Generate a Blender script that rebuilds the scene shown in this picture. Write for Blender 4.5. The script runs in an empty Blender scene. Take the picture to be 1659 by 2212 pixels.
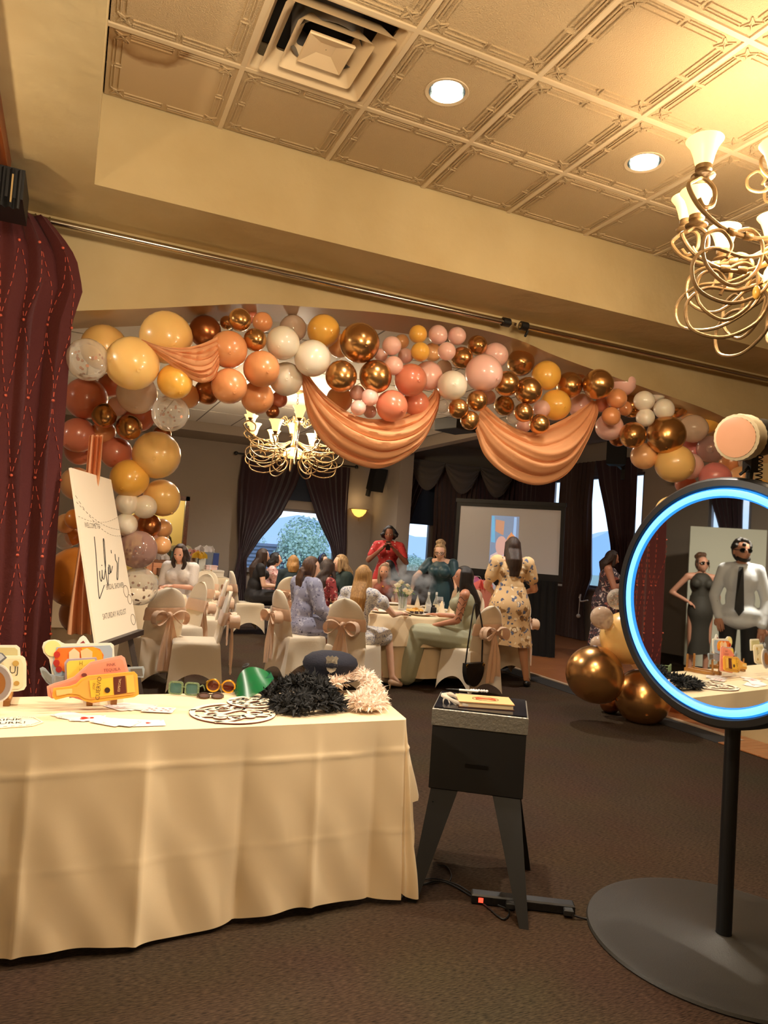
import bpy, bmesh, math, random
import numpy as np
from mathutils import Vector, Matrix
random.seed(7); rng = np.random.default_rng(7)
SC = bpy.context.scene; COL = SC.collection
# ------------------------------------------------------------------ camera
H, FPX, YAW, PITCH, ROLL = 1.496, 1558.115, 0.4082, 0.04868, 0.06944
cy, sy, cp, sp, cr, sr = math.cos(YAW), math.sin(YAW), math.cos(PITCH), math.sin(PITCH), math.cos(ROLL), math.sin(ROLL)
CF = np.array([sy*cp, cy*cp, sp]); _R = np.array([cy, -sy, 0.]); _U = np.cross(_R, CF)
CR = cr*_R + sr*_U; CU = cr*_U - sr*_R; CAM = np.array([0, 0, H])
cd = bpy.data.cameras.new('camera'); cam = bpy.data.objects.new('camera', cd); COL.objects.link(cam)
cd.sensor_fit = 'VERTICAL'; cd.sensor_height = 24; cd.lens = FPX*24/2212; cd.clip_start = .05; cd.clip_end = 3000
cam.matrix_world = Matrix(((CR[0], CU[0], -CF[0], 0), (CR[1], CU[1], -CF[1], 0), (CR[2], CU[2], -CF[2], H), (0, 0, 0, 1)))
SC.camera = cam
# ------------------------------------------------------------------ world, exposure
w = bpy.data.worlds.new('sky'); SC.world = w; w.use_nodes = True
nt = w.node_tree; nt.nodes.clear()
o_ = nt.nodes.new('ShaderNodeOutputWorld'); bg = nt.nodes.new('ShaderNodeBackground')
tc = nt.nodes.new('ShaderNodeTexCoord'); sx = nt.nodes.new('ShaderNodeSeparateXYZ')
rp = nt.nodes.new('ShaderNodeValToRGB'); nz = nt.nodes.new('ShaderNodeTexNoise')
mp = nt.nodes.new('ShaderNodeMapping'); mp.inputs['Scale'].default_value = (2, 2, 14)
mx = nt.nodes.new('ShaderNodeMixRGB'); cl = nt.nodes.new('ShaderNodeValToRGB')
L = nt.links.new
L(tc.outputs['Generated'], sx.inputs[0]); L(sx.outputs['Z'], rp.inputs[0])
e = rp.color_ramp.elements
e[0].position = 0; e[0].color = (.62, .78, 1.0, 1); e[1].position = .5; e[1].color = (.26, .46, .9, 1)
L(tc.outputs['Generated'], mp.inputs[0]); L(mp.outputs[0], nz.inputs['Vector']); nz.inputs['Scale'].default_value = 2.2
cl.color_ramp.elements[0].position = .46; cl.color_ramp.elements[0].color = (0, 0, 0, 1)
cl.color_ramp.elements[1].position = .62; cl.color_ramp.elements[1].color = (.8, .8, .8, 1)
L(nz.outputs[0], cl.inputs[0]); L(cl.outputs[0], mx.inputs[0]); L(rp.outputs[0], mx.inputs[1])
mx.inputs[2].default_value = (.75, .8, .9, 1); L(mx.outputs[0], bg.inputs[0]); bg.inputs[1].default_value = 1.9
L(bg.outputs[0], o_.inputs[0])
SC.view_settings.view_transform = 'Standard'; SC.view_settings.look = 'None'
SC.view_settings.exposure = 0; SC.view_settings.gamma = 1; SC.view_settings.use_curve_mapping = False
# ------------------------------------------------------------------ area / fill lamps of the room
WARM = (1.0, .80, .55); NEUT = (1.0, .88, .72)
def lamp(name, kind, loc, power, col=WARM, size=.1, rot=None, **k):
    d = bpy.data.lights.new(name, kind); d.energy = power; d.color = col
    if kind == 'AREA': d.shape = 'DISK'; d.size = size
    else: d.shadow_soft_size = size
    for a, b in k.items(): setattr(d, a, b)
    o = bpy.data.objects.new(name, d); COL.objects.link(o); o.location = loc
    if rot: o.rotation_euler = rot
    return o
PW_FRONT, PW_LEFT, PW_BACK, PW_DOWN, PW_REAR, PW_HALL = 36, 42, 55, 240, 140, 270
# ------------------------------------------------------------------ rays of the picture -> points of the room
def ray(x, y): return CF + CR*((x-829.5)/FPX) - CU*((y-1106)/FPX)
def atY(x, y, Y): d = ray(x, y); return CAM + d*(Y/d[1])
def atX(x, y, X): d = ray(x, y); return CAM + d*(X/d[0])
def atZ(x, y, Z): d = ray(x, y); return CAM + d*((Z-H)/d[2])
def atD(x, y, D): return CAM + ray(x, y)*D
def depth(P): return float((np.asarray(P)-CAM) @ CF)
# ------------------------------------------------------------------ materials
def lin(c):
    out = []
    for v in c[:3]:
        v = v/255.; out.append(v/12.92 if v <= .04045 else ((v+.055)/1.055)**2.4)
    return (*out, 1)
def node(nt, t, **k):
    n = nt.nodes.new(t)
    for a, b in k.items():
        if a in n.inputs: n.inputs[a].default_value = b
        else: setattr(n, a, b)
    return n
MATS = {}
def M(name, col, rough=.6, metal=0, spec=.5, bump=None, emit=0, ecol=None, coat=0, alpha=1, trans=0, sheen=0, sss=0, vary=None, stretch=(1, 1, 1), tl=0):
    if name in MATS: return MATS[name]
    m = bpy.data.materials.new(name); m.use_nodes = True; nt = m.node_tree; b = nt.nodes['Principled BSDF']
    I = b.inputs; c = lin(col); I['Base Color'].default_value = c; I['Roughness'].default_value = rough
    I['Metallic'].default_value = metal; I['Specular IOR Level'].default_value = spec
    I['Coat Weight'].default_value = coat; I['Coat Roughness'].default_value = .08; I['Alpha'].default_value = alpha
    I['Transmission Weight'].default_value = trans; I['Sheen Weight'].default_value = sheen
    if sss: I['Subsurface Weight'].default_value = sss; I['Subsurface Radius'].default_value = (.03, .015, .01)
    if emit: I['Emission Color'].default_value = lin(ecol or col); I['Emission Strength'].default_value = emit
    if bump or vary:
        t = node(nt, 'ShaderNodeTexCoord'); mp = node(nt, 'ShaderNodeMapping', Scale=stretch); nt.links.new(t.outputs['Object'], mp.inputs[0])
    if bump:
        n = node(nt, 'ShaderNodeTexNoise', Scale=bump[0], Detail=4.); nt.links.new(mp.outputs[0], n.inputs['Vector'])
        bu = node(nt, 'ShaderNodeBump', Strength=bump[1], Distance=.02); nt.links.new(n.outputs[0], bu.inputs['Height']); nt.links.new(bu.outputs[0], I['Normal'])
    if vary:   # (scale, second colour, lo, hi)
        n = node(nt, 'ShaderNodeTexNoise', Scale=vary[0], Detail=5.); nt.links.new(mp.outputs[0], n.inputs['Vector'])
        r = node(nt, 'ShaderNodeValToRGB'); r.color_ramp.elements[0].position = vary[2]; r.color_ramp.elements[1].position = vary[3]
        r.color_ramp.elements[0].color = c; r.color_ramp.elements[1].color = lin(vary[1])
        nt.links.new(n.outputs[0], r.inputs[0]); nt.links.new(r.outputs[0], I['Base Color'])
    if tl:     # thin cloth that lets light through
        td = node(nt, 'ShaderNodeBsdfTranslucent', Color=c); ms = node(nt, 'ShaderNodeMixShader', Fac=tl)
        out = nt.nodes['Material Output']; nt.links.new(b.outputs[0], ms.inputs[1]); nt.links.new(td.outputs[0], ms.inputs[2]); nt.links.new(ms.outputs[0], out.inputs[0])
    MATS[name] = m; return m
def floral(name, base, cols, scale=14., dens=.35, rough=.8):
    """printed fabric: scattered irregular blotches in several colours"""
    if name in MATS: return MATS[name]
    m = M(name, base, rough); nt = m.node_tree; b = nt.nodes['Principled BSDF']
    t = node(nt, 'ShaderNodeTexCoord'); nz = node(nt, 'ShaderNodeTexNoise', Scale=scale*1.3, Detail=3.)
    mix = node(nt, 'ShaderNodeMixRGB', blend_type='ADD', Fac=.12); nt.links.new(t.outputs['Object'], nz.inputs['Vector']); nt.links.new(t.outputs['Object'], mix.inputs[1]); nt.links.new(nz.outputs['Color'], mix.inputs[2])
    prev = lin(base)
    for i, c in enumerate(cols):
        v = node(nt, 'ShaderNodeTexVoronoi', Scale=scale*(1+.23*i)); mp = node(nt, 'ShaderNodeMapping', Location=(i*3.7, i*1.9, i*5.1)); nt.links.new(mix.outputs[0], mp.inputs[0]); nt.links.new(mp.outputs[0], v.inputs['Vector'])
        dn = dens[i] if hasattr(dens, '__len__') else dens
        r = node(nt, 'ShaderNodeValToRGB'); r.color_ramp.elements[0].position = dn; r.color_ramp.elements[0].color = (1, 1, 1, 1); r.color_ramp.elements[1].position = dn+.05; r.color_ramp.elements[1].color = (0, 0, 0, 1)
        nt.links.new(v.outputs['Distance'], r.inputs[0])
        k = node(nt, 'ShaderNodeMixRGB'); nt.links.new(r.outputs[0], k.inputs[0]); k.inputs[2].default_value = lin(c)
        if i == 0: k.inputs[1].default_value = prev
        else: nt.links.new(prev, k.inputs[1])
        prev = k.outputs[0]
    nt.links.new(prev, b.inputs['Base Color']); return m
# ------------------------------------------------------------------ mesh building
class B:
    def __init__(s): s.v = []; s.f = []; s.mi = []; s.cur = 0
    def add(s, vs, fs):
        k = len(s.v); s.v += [tuple(map(float, p)) for p in vs]; s.f += [tuple(i+k for i in f) for f in fs]; s.mi += [s.cur]*len(fs); return s
    def box(s, x0, x1, y0, y1, z0, z1):
        return s.add([(x0, y0, z0), (x1, y0, z0), (x1, y1, z0), (x0, y1, z0), (x0, y0, z1), (x1, y0, z1), (x1, y1, z1), (x0, y1, z1)],
                     [(0, 3, 2, 1), (4, 5, 6, 7), (0, 1, 5, 4), (1, 2, 6, 5), (2, 3, 7, 6), (3, 0, 4, 7)])
    def hexa(s, p): return s.add(p, [(0, 3, 2, 1), (4, 5, 6, 7), (0, 1, 5, 4), (1, 2, 6, 5), (2, 3, 7, 6), (3, 0, 4, 7)])
    def bar(s, a, b, wd, ht=None, up=(0, 0, 1)):
        a, b = Vector(a), Vector(b); d = (b-a).normalized(); u = Vector(up)
        if abs(d.dot(u)) > .95: u = Vector((1, 0, 0))
        sd = d.cross(u).normalized(); u = sd.cross(d); ht = ht or wd
        q = [sd*(i*wd/2)+u*(j*ht/2) for i, j in ((-1, -1), (1, -1), (1, 1), (-1, 1))]
        return s.add([a+x for x in q]+[b+x for x in q], [(0, 3, 2, 1), (4, 5, 6, 7), (0, 1, 5, 4), (1, 2, 6, 5), (2, 3, 7, 6), (3, 0, 4, 7)])
    def grid(s, P, closed_u=False, closed_v=False):
        n, m = len(P), len(P[0]); vs = [p for r in P for p in r]; fs = []
        for i in range(n if closed_u else n-1):
            for j in range(m if closed_v else m-1):
                a, b = i*m+j, i*m+(j+1) % m; c, d = ((i+1) % n)*m+(j+1) % m, ((i+1) % n)*m+j
                fs.append((a, b, c, d))
        return s.add(vs, fs)
    def tube(s, pts, r, n=8, cap=True, squash=1.):
        pts = [Vector(p) for p in pts]; N = len(pts); rs = r if hasattr(r, '__len__') else [r]*N
        rows = []; nrm = None
        for i, p in enumerate(pts):
            t = (pts[min(i+1, N-1)]-pts[max(i-1, 0)])
            t = t.normalized() if t.length > 1e-9 else Vector((0, 0, 1))
            if nrm is None:
                a = Vector((0, 0, 1)) if abs(t.z) < .9 else Vector((1, 0, 0)); nrm = (a-t*a.dot(t)).normalized()
            else:
                q = nrm-t*nrm.dot(t); nrm = q.normalized() if q.length > 1e-6 else nrm
            bi = t.cross(nrm)
            rows.append([p+(nrm*math.cos(2*math.pi*k/n)+bi*(squash*math.sin(2*math.pi*k/n)))*rs[i] for k in range(n)])
        k0 = len(s.v); s.grid(rows, closed_v=True)
        if cap:
            s.f += [tuple(k0+k for k in range(n))[::-1], tuple(k0+(N-1)*n+k for k in range(n))]; s.mi += [s.cur]*2
        return s
    def caps(s, a, b, ra, rb, n=10):
        """rounded cone from a to b"""
        a, b = Vector(a), Vector(b); d = b-a; Ln = d.length; d = d.normalized() if Ln > 1e-6 else Vector((0, 0, 1)); pts = []; rs = []
        for t in (89, 60, 30): pts.append(a-d*(ra*math.sin(math.radians(t)))); rs.append(ra*math.cos(math.radians(t)))
        pts += [a, b]; rs += [ra, rb]
        for t in (30, 60, 89): pts.append(b+d*(rb*math.sin(math.radians(t)))); rs.append(rb*math.cos(math.radians(t)))
        return s.tube(pts, rs, n)
    def lathe(s, prof, n=24, c=(0, 0, 0), axis=None):
        R = Matrix.Identity(3)
        if axis is not None: R = Vector((0, 0, 1)).rotation_difference(Vector(axis)).to_matrix()
        c = Vector(c)
        return s.grid([[c+R @ Vector((r*math.cos(2*math.pi*k/n), r*math.sin(2*math.pi*k/n), z)) for k in range(n)] for r, z in prof], closed_v=True)
    def ell(s, c, r, n=16, m=10, rot=None, fn=None):
        c = Vector(c); r = r if hasattr(r, '__len__') else (r, r, r); rows = []
        for i in range(m+1):
            th = math.pi*min(max(i/m, .002), .998); row = []
            for k in range(n):
                ph = 2*math.pi*k/n; d = Vector((math.sin(th)*math.cos(ph), math.sin(th)*math.sin(ph), math.cos(th)))
                q = Vector((d.x*r[0], d.y*r[1], d.z*r[2]))
                if fn: q = fn(d, q)
                row.append(c+(rot @ q if rot else q))
            rows.append(row)
        k0 = len(s.v); s.grid([r_[::-1] for r_ in rows], closed_v=True)
        s.f += [tuple(k0+k for k in range(n)), tuple(k0+m*n+k for k in range(n))[::-1]]; s.mi += [s.cur]*2
        return s
    def prism(s, poly, fr, th):
        """outline poly (a,b) mapped by fr(a,b)->point, extruded by vector th"""
        n = len(poly); th = Vector(th); p = [Vector(fr(a, b)) for a, b in poly]
        return s.add(p+[q+th for q in p], [tuple(range(n))[::-1], tuple(range(n, 2*n))]+[(i, (i+1) % n, n+(i+1) % n, n+i) for i in range(n)])
    def xf(s, mat, k0=0): s.v[k0:] = [tuple(mat @ Vector(p)) for p in s.v[k0:]]; return s
    def mesh(s, name, mats, smooth=True, ang=40):
        me = bpy.data.meshes.new(name); me.from_pydata(s.v, [], s.f)
        for m in (mats if isinstance(mats, (list, tuple)) else [mats]): me.materials.append(m)
        if len(set(s.mi)) > 1: me.polygons.foreach_set('material_index', s.mi)
        if smooth:
            me.polygons.foreach_set('use_smooth', [True]*len(me.polygons))
            try: me.set_sharp_from_angle(angle=math.radians(ang))
            except Exception: pass
        me.update(); return me
    def build(s, name, mats, parent=None, smooth=True, ang=40, label=None, kind=None): return link(name, s.mesh(name, mats, smooth, ang), parent, label, kind)
def link(name, me, parent=None, label=None, kind=None):
    o = bpy.data.objects.new(name, me); COL.objects.link(o)
    if parent: o.parent = parent
    if label: o['label'] = label
    if kind: o['kind'] = kind
    return o
def tag(o, label, cat, group=None, kind=None):
    o['label'] = label; o['category'] = cat
    if group: o['group'] = group
    if kind: o['kind'] = kind
    return o
def thing(name, label, cat, loc=(0, 0, 0), rz=0, group=None, rot=None):
    o = bpy.data.objects.new(name, None); COL.objects.link(o); o.location = [float(x) for x in loc]; o.rotation_euler = rot or (0, 0, rz)
    o.empty_display_size = .1
    return tag(o, label, cat, group)
def struct(o): o['kind'] = 'structure'; return o
def dup(root, loc=None, rz=None, label=None, group=None, scale=None):
    r = root.copy(); COL.objects.link(r)
    if loc is not None: r.location = [float(x) for x in loc]
    if rz is not None: r.rotation_euler = (0, 0, rz)
    if label: r['label'] = label
    if group: r['group'] = group
    if scale: r.scale = scale
    for ch in list(root.children):
        c = ch.copy(); COL.objects.link(c); c.parent = r
        for g in list(ch.children):
            d = g.copy(); COL.objects.link(d); d.parent = c
    return r
def fuse(b, name, voxel=.01, smooth=3, dec=None, fac=.5):
    """one continuous skin around all the pieces collected in b"""
    me = b.mesh('tmp', M('plain', (200, 200, 200)), False); o = bpy.data.objects.new('tmp', me); COL.objects.link(o)
    md = o.modifiers.new('r', 'REMESH'); md.mode = 'VOXEL'; md.voxel_size = voxel
    if smooth: sm = o.modifiers.new('s', 'SMOOTH'); sm.iterations = smooth; sm.factor = fac
    if dec: d = o.modifiers.new('d', 'DECIMATE'); d.ratio = dec
    dg = bpy.context.evaluated_depsgraph_get(); ev = o.evaluated_get(dg); m2 = bpy.data.meshes.new_from_object(ev, depsgraph=dg); m2.name = name
    bpy.data.objects.remove(o); bpy.data.meshes.remove(me)
    m2.materials.clear(); m2.polygons.foreach_set('use_smooth', [True]*len(m2.polygons)); return m2
def mesh_data(me): return [tuple(v.co) for v in me.vertices], [tuple(p.vertices) for p in me.polygons]
_fonts = {}
def text_bm(b, txt, size, fr, depth=.001, align='CENTER', shear=0., sx=1.):
    """flat lettering: outline of txt mapped by fr(a,b,c)"""
    cu = bpy.data.curves.new('t', 'FONT'); cu.body = txt; cu.size = size; cu.align_x = align; cu.align_y = 'CENTER'; cu.shear = shear; cu.resolution_u = 2
    o = bpy.data.objects.new('t', cu); COL.objects.link(o); dg = bpy.context.evaluated_depsgraph_get(); me = bpy.data.meshes.new_from_object(o.evaluated_get(dg), depsgraph=dg)
    vs, fs = mesh_data(me); bpy.data.objects.remove(o); bpy.data.curves.remove(cu); bpy.data.meshes.remove(me)
    return b.add([fr(x*sx, y, depth) for x, y, z in vs], fs)
def smoothpath(pts, n=8):
    """Catmull-Rom through pts"""
    P = [np.array(p, float) for p in pts]; P = [2*P[0]-P[1]]+P+[2*P[-1]-P[-2]]; out = []
    for i in range(1, len(P)-2):
        a, b, c, d = P[i-1:i+3]
        for k in range(n):
            t = k/n; out.append(.5*((2*b)+(c-a)*t+(2*a-5*b+4*c-d)*t*t+(3*b-a-3*c+d)*t**3))
    out.append(P[-2]); return out
# ================================================================== SETTING
WALL = M('cream_plaster', (194, 174, 130), .75, bump=(9, .25), vary=(2.2, (182, 160, 114), .35, .75))
WALLB = M('taupe_plaster', (150, 136, 122), .8, bump=(9, .15))
CEILT = M('ceiling_tile_fibre', (188, 164, 126), .9, bump=(160, .5))
GRIDM = M('grid_paint', (206, 186, 152), .5)
WHITEC = M('white_ceiling_board', (228, 222, 212), .9, bump=(140, .2))
DARK = M('dark_gap', (30, 26, 22), .9)
STAGEW = M('stage_wall_paint', (120, 110, 98), .85)
ZC, ZS = 3.68, 3.21
def carpet():
    m = M('brown_carpet', (62, 46, 36), .95, spec=.1); nt = m.node_tree; b = nt.nodes['Principled BSDF']
    t = node(nt, 'ShaderNodeTexCoord'); mp = node(nt, 'ShaderNodeMapping', Scale=(42, 210, 1)); mp2 = node(nt, 'ShaderNodeMapping', Scale=(1.2, 1.2, 1))
    n = node(nt, 'ShaderNodeTexNoise', Scale=1., Detail=4.); n2 = node(nt, 'ShaderNodeTexNoise', Scale=1.5, Detail=2.)
    nt.links.new(t.outputs['Object'], mp.inputs[0]); nt.links.new(mp.outputs[0], n.inputs['Vector']); nt.links.new(t.outputs['Object'], mp2.inputs[0]); nt.links.new(mp2.outputs[0], n2.inputs['Vector'])
    r = node(nt, 'ShaderNodeValToRGB'); r.color_ramp.elements[0].position = .3; r.color_ramp.elements[1].position = .78
    r.color_ramp.elements[0].color = lin((40, 31, 24)); r.color_ramp.elements[1].color = lin((92, 73, 56))
    k = node(nt, 'ShaderNodeMixRGB', blend_type='MULTIPLY', Fac=.35); nt.links.new(n.outputs[0], r.inputs[0]); nt.links.new(r.outputs[0], k.inputs[1]); nt.links.new(n2.outputs['Color'], k.inputs[2]); nt.links.new(k.outputs[0], b.inputs['Base Color'])
    bu = node(nt, 'ShaderNodeBump', Strength=.6, Distance=.01); nt.links.new(n.outputs[0], bu.inputs['Height']); nt.links.new(bu.outputs[0], b.inputs['Normal']); return m
CARPET = carpet()
WOOD = M('dance_floor_oak', (150, 92, 52), .28, vary=(3, (186, 122, 76), .3, .7), stretch=(1, 14, 1), coat=.3)
BASEB = M('dark_baseboard', (26, 22, 20), .5)
TRIMW = M('stained_wood', (128, 66, 26), .4, vary=(5, (86, 40, 16), .3, .7), stretch=(6, .6, 6))
struct(B().box(-6.5, 9.2, -3, 14.3, -.1, 0).build('floor', CARPET, smooth=False))
# wood floor: boards laid along x, recessed joints
b = B(); y = -2.9
while y < 13.5:
    x = 5.62+rng.random()*.6 - .6; x0 = max(5.32 if y < 5.2 else 5.62, x)
    xs = [5.3 if y < 4.6 else 5.62]
    while xs[-1] < 9.05: xs.append(min(9.05, xs[-1]+.7+.5*rng.random()))
    for a, c in zip(xs[:-1], xs[1:]): b.box(a, c-.003, y, y+.077, 0, .012)
    y += .08
wf = struct(B().box(5.3, 9.05, -2.9, 13.5, 0, .004).build('floor', DARK, smooth=False)); b.build('floorboards', WOOD, wf, smooth=False, kind='stuff')
struct(B().box(5.58, 5.62, 4.62, 8.9, 0, .016).build('trim_1', M('floor_strip', (196, 170, 140), .4), smooth=False))
# front ceiling: slab, relief tiles, T-bar grid, vent, soffits
X0, Y0, T = .558, 3.306, .61
def tile_mesh(hole=False, sx=1., sy=1.):
    b = B(); h = .298; ax, ay = h*sx, h*sy
    if hole:
        n = 24; rh = .088
        sq = []
        for k in range(n):
            a = 2*math.pi*k/n; c, s = math.cos(a), math.sin(a); q = h/max(abs(c), abs(s)); sq.append((q*c, q*s, 0))
        ci = [(rh*math.cos(2*math.pi*k/n), rh*math.sin(2*math.pi*k/n), 0) for k in range(n)]
        b.add(sq+ci, [(k, n+k, n+(k+1) % n, (k+1) % n) for k in range(n)])
    else: b.box(-ax, ax, -ay, ay, 0, .012)
    z0, z1 = -.0065, .001
    def ln(p, q, wd=.005): b.bar((p[0], p[1], (z0+z1)/2), (q[0], q[1], (z0+z1)/2), wd, z1-z0)
    for sw in (0, 1):
        A, Bh = (ax, ay) if not sw else (ay, ax)
        for sg in (-1, 1):
            for off in (.026, .040, .066):
                c = sg*(A-off)
                for u0, u1 in ((-(Bh-.095), -.016), (.016, Bh-.095)):
                    p, q = (c, u0), (c, u1)
                    if sw: p, q = p[::-1], q[::-1]
                    ln(p, q)
            for u in (-.012, .012):
                p, q = (sg*(A-.07), u), (sg*(A-.035), u)
                if sw: p, q = p[::-1], q[::-1]
                ln(p, q, .004)
    for sx_ in (-1, 1):
        for sy_ in (-1, 1):
            cx, cy_ = sx_*(ax-.058), sy_*(ay-.058)
            pts = [(-.032, -.03), (-.012, -.004), (-.03, .03), (0, .012), (.03, .032), (.012, .004), (.032, -.03), (0, -.012)]
            for i in range(8): ln((cx+pts[i][0], cy_+pts[i][1]), (cx+pts[(i+1) % 8][0], cy_+pts[(i+1) % 8][1]), .0045)
            ln((cx-.03, cy_-.03), (cx+.03, cy_+.03), .004)
    return b.mesh('ceiling_tile', CEILT, False)
ceil = struct(B().box(-.2, 9.2, -3, 3.9, ZC+.16, ZC+.26).build('ceiling', CEILT, smooth=False))
tm, th_ = tile_mesh(), tile_mesh(True)
STAINED = M('stained_tile_fibre', (188, 164, 126), .9)
nt = STAINED.node_tree; tcn = node(nt, 'ShaderNodeTexCoord'); nzn = node(nt, 'ShaderNodeTexNoise', Scale=5., Detail=3.); mpn = node(nt, 'ShaderNodeMapping', Location=(.06, .20, 0), Scale=(1, 1, 0))
ad = node(nt, 'ShaderNodeMixRGB', blend_type='ADD', Fac=.16); ln_ = node(nt, 'ShaderNodeVectorMath', operation='LENGTH'); rr = node(nt, 'ShaderNodeValToRGB')
nt.links.new(tcn.outputs['Object'], mpn.inputs[0]); nt.links.new(tcn.outputs['Object'], nzn.inputs['Vector']); nt.links.new(mpn.outputs[0], ad.inputs[1]); nt.links.new(nzn.outputs['Color'], ad.inputs[2]); nt.links.new(ad.outputs[0], ln_.inputs[0])
E_ = rr.color_ramp.elements; E_[0].position = .15; E_[0].color = lin((172, 142, 100)); E_[1].position = .235; E_[1].color = lin((188, 164, 126)); e2 = E_.new(.2); e2.color = lin((140, 106, 66))
nt.links.new(ln_.outputs['Value'], rr.inputs[0]); nt.links.new(rr.outputs[0], nt.nodes['Principled BSDF'].inputs['Base Color'])
for c in range(-1, 11):
    for r in range(-1, 9):
        if (c, r) == (0, 0): continue
        xa, xb = X0+T*c, X0+T*(c+1); ya, yb = Y0-T*(r+1), Y0-T*r
        xa = max(xa, -.03); yb = min(yb, 3.87)
        o = link('ceiling_tile', th_ if (c, r) in ((1, 0), (3, 0)) else tm, ceil); o.location = ((xa+xb)/2, (ya+yb)/2, ZC)
        o.scale = ((xb-xa)/T, (yb-ya)/T, 1)
        if (c, r) == (-1, -1): o.data = tm.copy(); o.data.materials[0] = STAINED; o['label'] = 'ceiling tile with a brown water stain'
gb = []
for c in range(0, 11): gb.append(B().box(X0+T*c-.012, X0+T*c+.012, -2.2, 3.87, ZC-.008, ZC+.004))
for r in range(0, 9): gb.append(B().box(-.03, 7.2, Y0-T*r-.012, Y0-T*r+.012, ZC-.0085, ZC+.0035))
for q in gb: q.build('grid_bar', GRIDM, ceil, smooth=False)
# soffits round the recessed ceiling
struct(B().box(-6.5, 9.2, 3.87, 4.42, ZS, ZC+.3).build('trim_2', WALL, smooth=False))
struct(B().box(-6.5, -.03, -3, 3.87, ZS, ZC+.3).build('trim_3', WALL, smooth=False))
struct(B().box(7.3, 9.2, -3, 3.87, ZS, ZC+.3).build('trim_4', WALL, smooth=False))
struct(B().box(-.03, 7.3, -3, -2.2, ZS, ZC+.3).build('trim_5', WALL, smooth=False))
wb = B().box(-.62, -.40, -1, 3.84, ZS-.09, ZS-.001); struct(wb.build('trim_6', TRIMW, smooth=False))
# arch wall
YA0, YA1 = 4.40, 4.80
ARCH = [(-.22, 2.655), (-.08, 2.70), (.26, 2.78), (.6, 2.865), (.96, 2.95), (1.39, 3.008), (1.9, 3.065), (2.41, 3.085), (2.85, 3.07), (3.2, 3.008), (3.65, 2.95), (4.11, 2.895), (4.77, 2.815), (5.2, 2.72), (5.55, 2.62), (5.75, 2.5)]
ap = [tuple(p[::2]) for p in smoothpath([(x, 0, z) for x, z in ARCH], 4)]
UNDER = M('arch_gloss_paint', (200, 172, 130), .22, bump=(5, .06))
b = B()
for i in range(len(ap)-1):
    (xa, za), (xb, zb) = ap[i], ap[i+1]; top = ZS+.002
    b.cur = 0; b.add([(xa, YA0, za), (xb, YA0, zb), (xb, YA0, top), (xa, YA0, top)], [(0, 1, 2, 3)]); b.add([(xa, YA1, za), (xb, YA1, zb), (xb, YA1, 3.55), (xa, YA1, 3.55)], [(3, 2, 1, 0)])
    b.cur = 1; b.add([(xa, YA0, za), (xa, YA1, za), (xb, YA1, zb), (xb, YA0, zb)], [(0, 1, 2, 3)])
b.cur = 0; b.box(-.55, -.22, YA0, YA1, 0, ZS+.002); b.box(5.75, 9.2, YA0, YA1, 0, ZS+.002); b.box(-6.5, 9.2, YA0+.02, YA1, ZS, ZC+.2)
struct(b.build('wall_arch', [WALL, UNDER], smooth=True, ang=25))
# back room shell
wbk = B()
def wallY(b, Y, th, x0, x1, z0, z1, holes):
    """wall in the plane Y with rectangular holes (xa, xb, za, zb) sorted by x"""
    x = x0
    for xa, xb, za, zb in holes:
        if xa > x: b.box(x, xa, Y, Y+th, z0, z1)
        if za > z0: b.box(xa, xb, Y, Y+th, z0, za)
        if zb < z1: b.box(xa, xb, Y, Y+th, zb, z1)
        x = xb
    b.box(x, x1, Y, Y+th, z0, z1); return b
W1 = (3.2, 5.1, .86, 2.14); DOOR = (.95, 2.0, 0, 2.12)
struct(wallY(B(), 14.2, .15, -.6, 6.15, 0, 3.6, [DOOR, W1]).build('wall_back', WALLB, smooth=False))
W2 = (6.35, 6.95, 1.0, 2.1)
struct(wallY(B(), 13.5, .15, 6.0, 9.2, 0, 3.9, [W2]).build('wall_stage', STAGEW, smooth=False))
struct(B().box(5.86, 6.15, 12.9, 14.2, 0, 3.6).build('wall_pier', WALLB, smooth=False))
def wallX(b, X, th, y0, y1, z0, z1, holes):
    y = y0
    for ya, yb, za, zb in holes:
        b.box(X, X+th, y, ya, z0, z1); b.box(X, X+th, ya, yb, z0, za); b.box(X, X+th, ya, yb, zb, z1); y = yb
    b.box(X, X+th, y, y1, z0, z1); return b
W3 = (9.66, 12.32, 1.0, 3.12)
struct(wallX(B(), 9.05, .15, -3, 13.65, 0, 4.0, [W3]).build('wall_right', WALLB, smooth=False))
struct(B().box(-.75, -.6, 4.8, 14.35, 0, 3.6).build('wall_left', WALLB, smooth=False))
LW = (4.3, 5.5, 1.75, 3.1)
WF4 = (6.2, 6.92, 2.0, 3.2)
struct(wallX(B(), -6.65, .15, -3, 8.35, 0, 3.9, [WF4]).build('wall_far_left', WALLB, smooth=False))
struct(B().box(-6.5, -.75, 8.2, 8.35, 0, 3.6).build('wall_side', WALLB, smooth=False)); struct(B().box(-6.5, -.6, 4.42, 8.35, 3.3, 3.45).build('ceiling', WALLB, smooth=False))
struct(B().box(-6.65, 9.2, -3.15, -3, 0, 4).build('wall_rear', WALL, smooth=False))
struct(B().box(-.75, 5.7, 4.8, 14.35, 3.60, 3.7).build('ceiling', DARK, smooth=False)); cb = bpy.data.objects['ceiling.002']
bt = B().box(-.302, .302, -.604, .604, 0, .015).mesh('ceiling_board', WHITEC, False)
for i in range(10):
    for j in range(6):
        o = link('ceiling_board', bt, cb); o.location = (-.27+.62*i, 13.07-.62-1.24*j+.01, 3.5)
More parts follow.
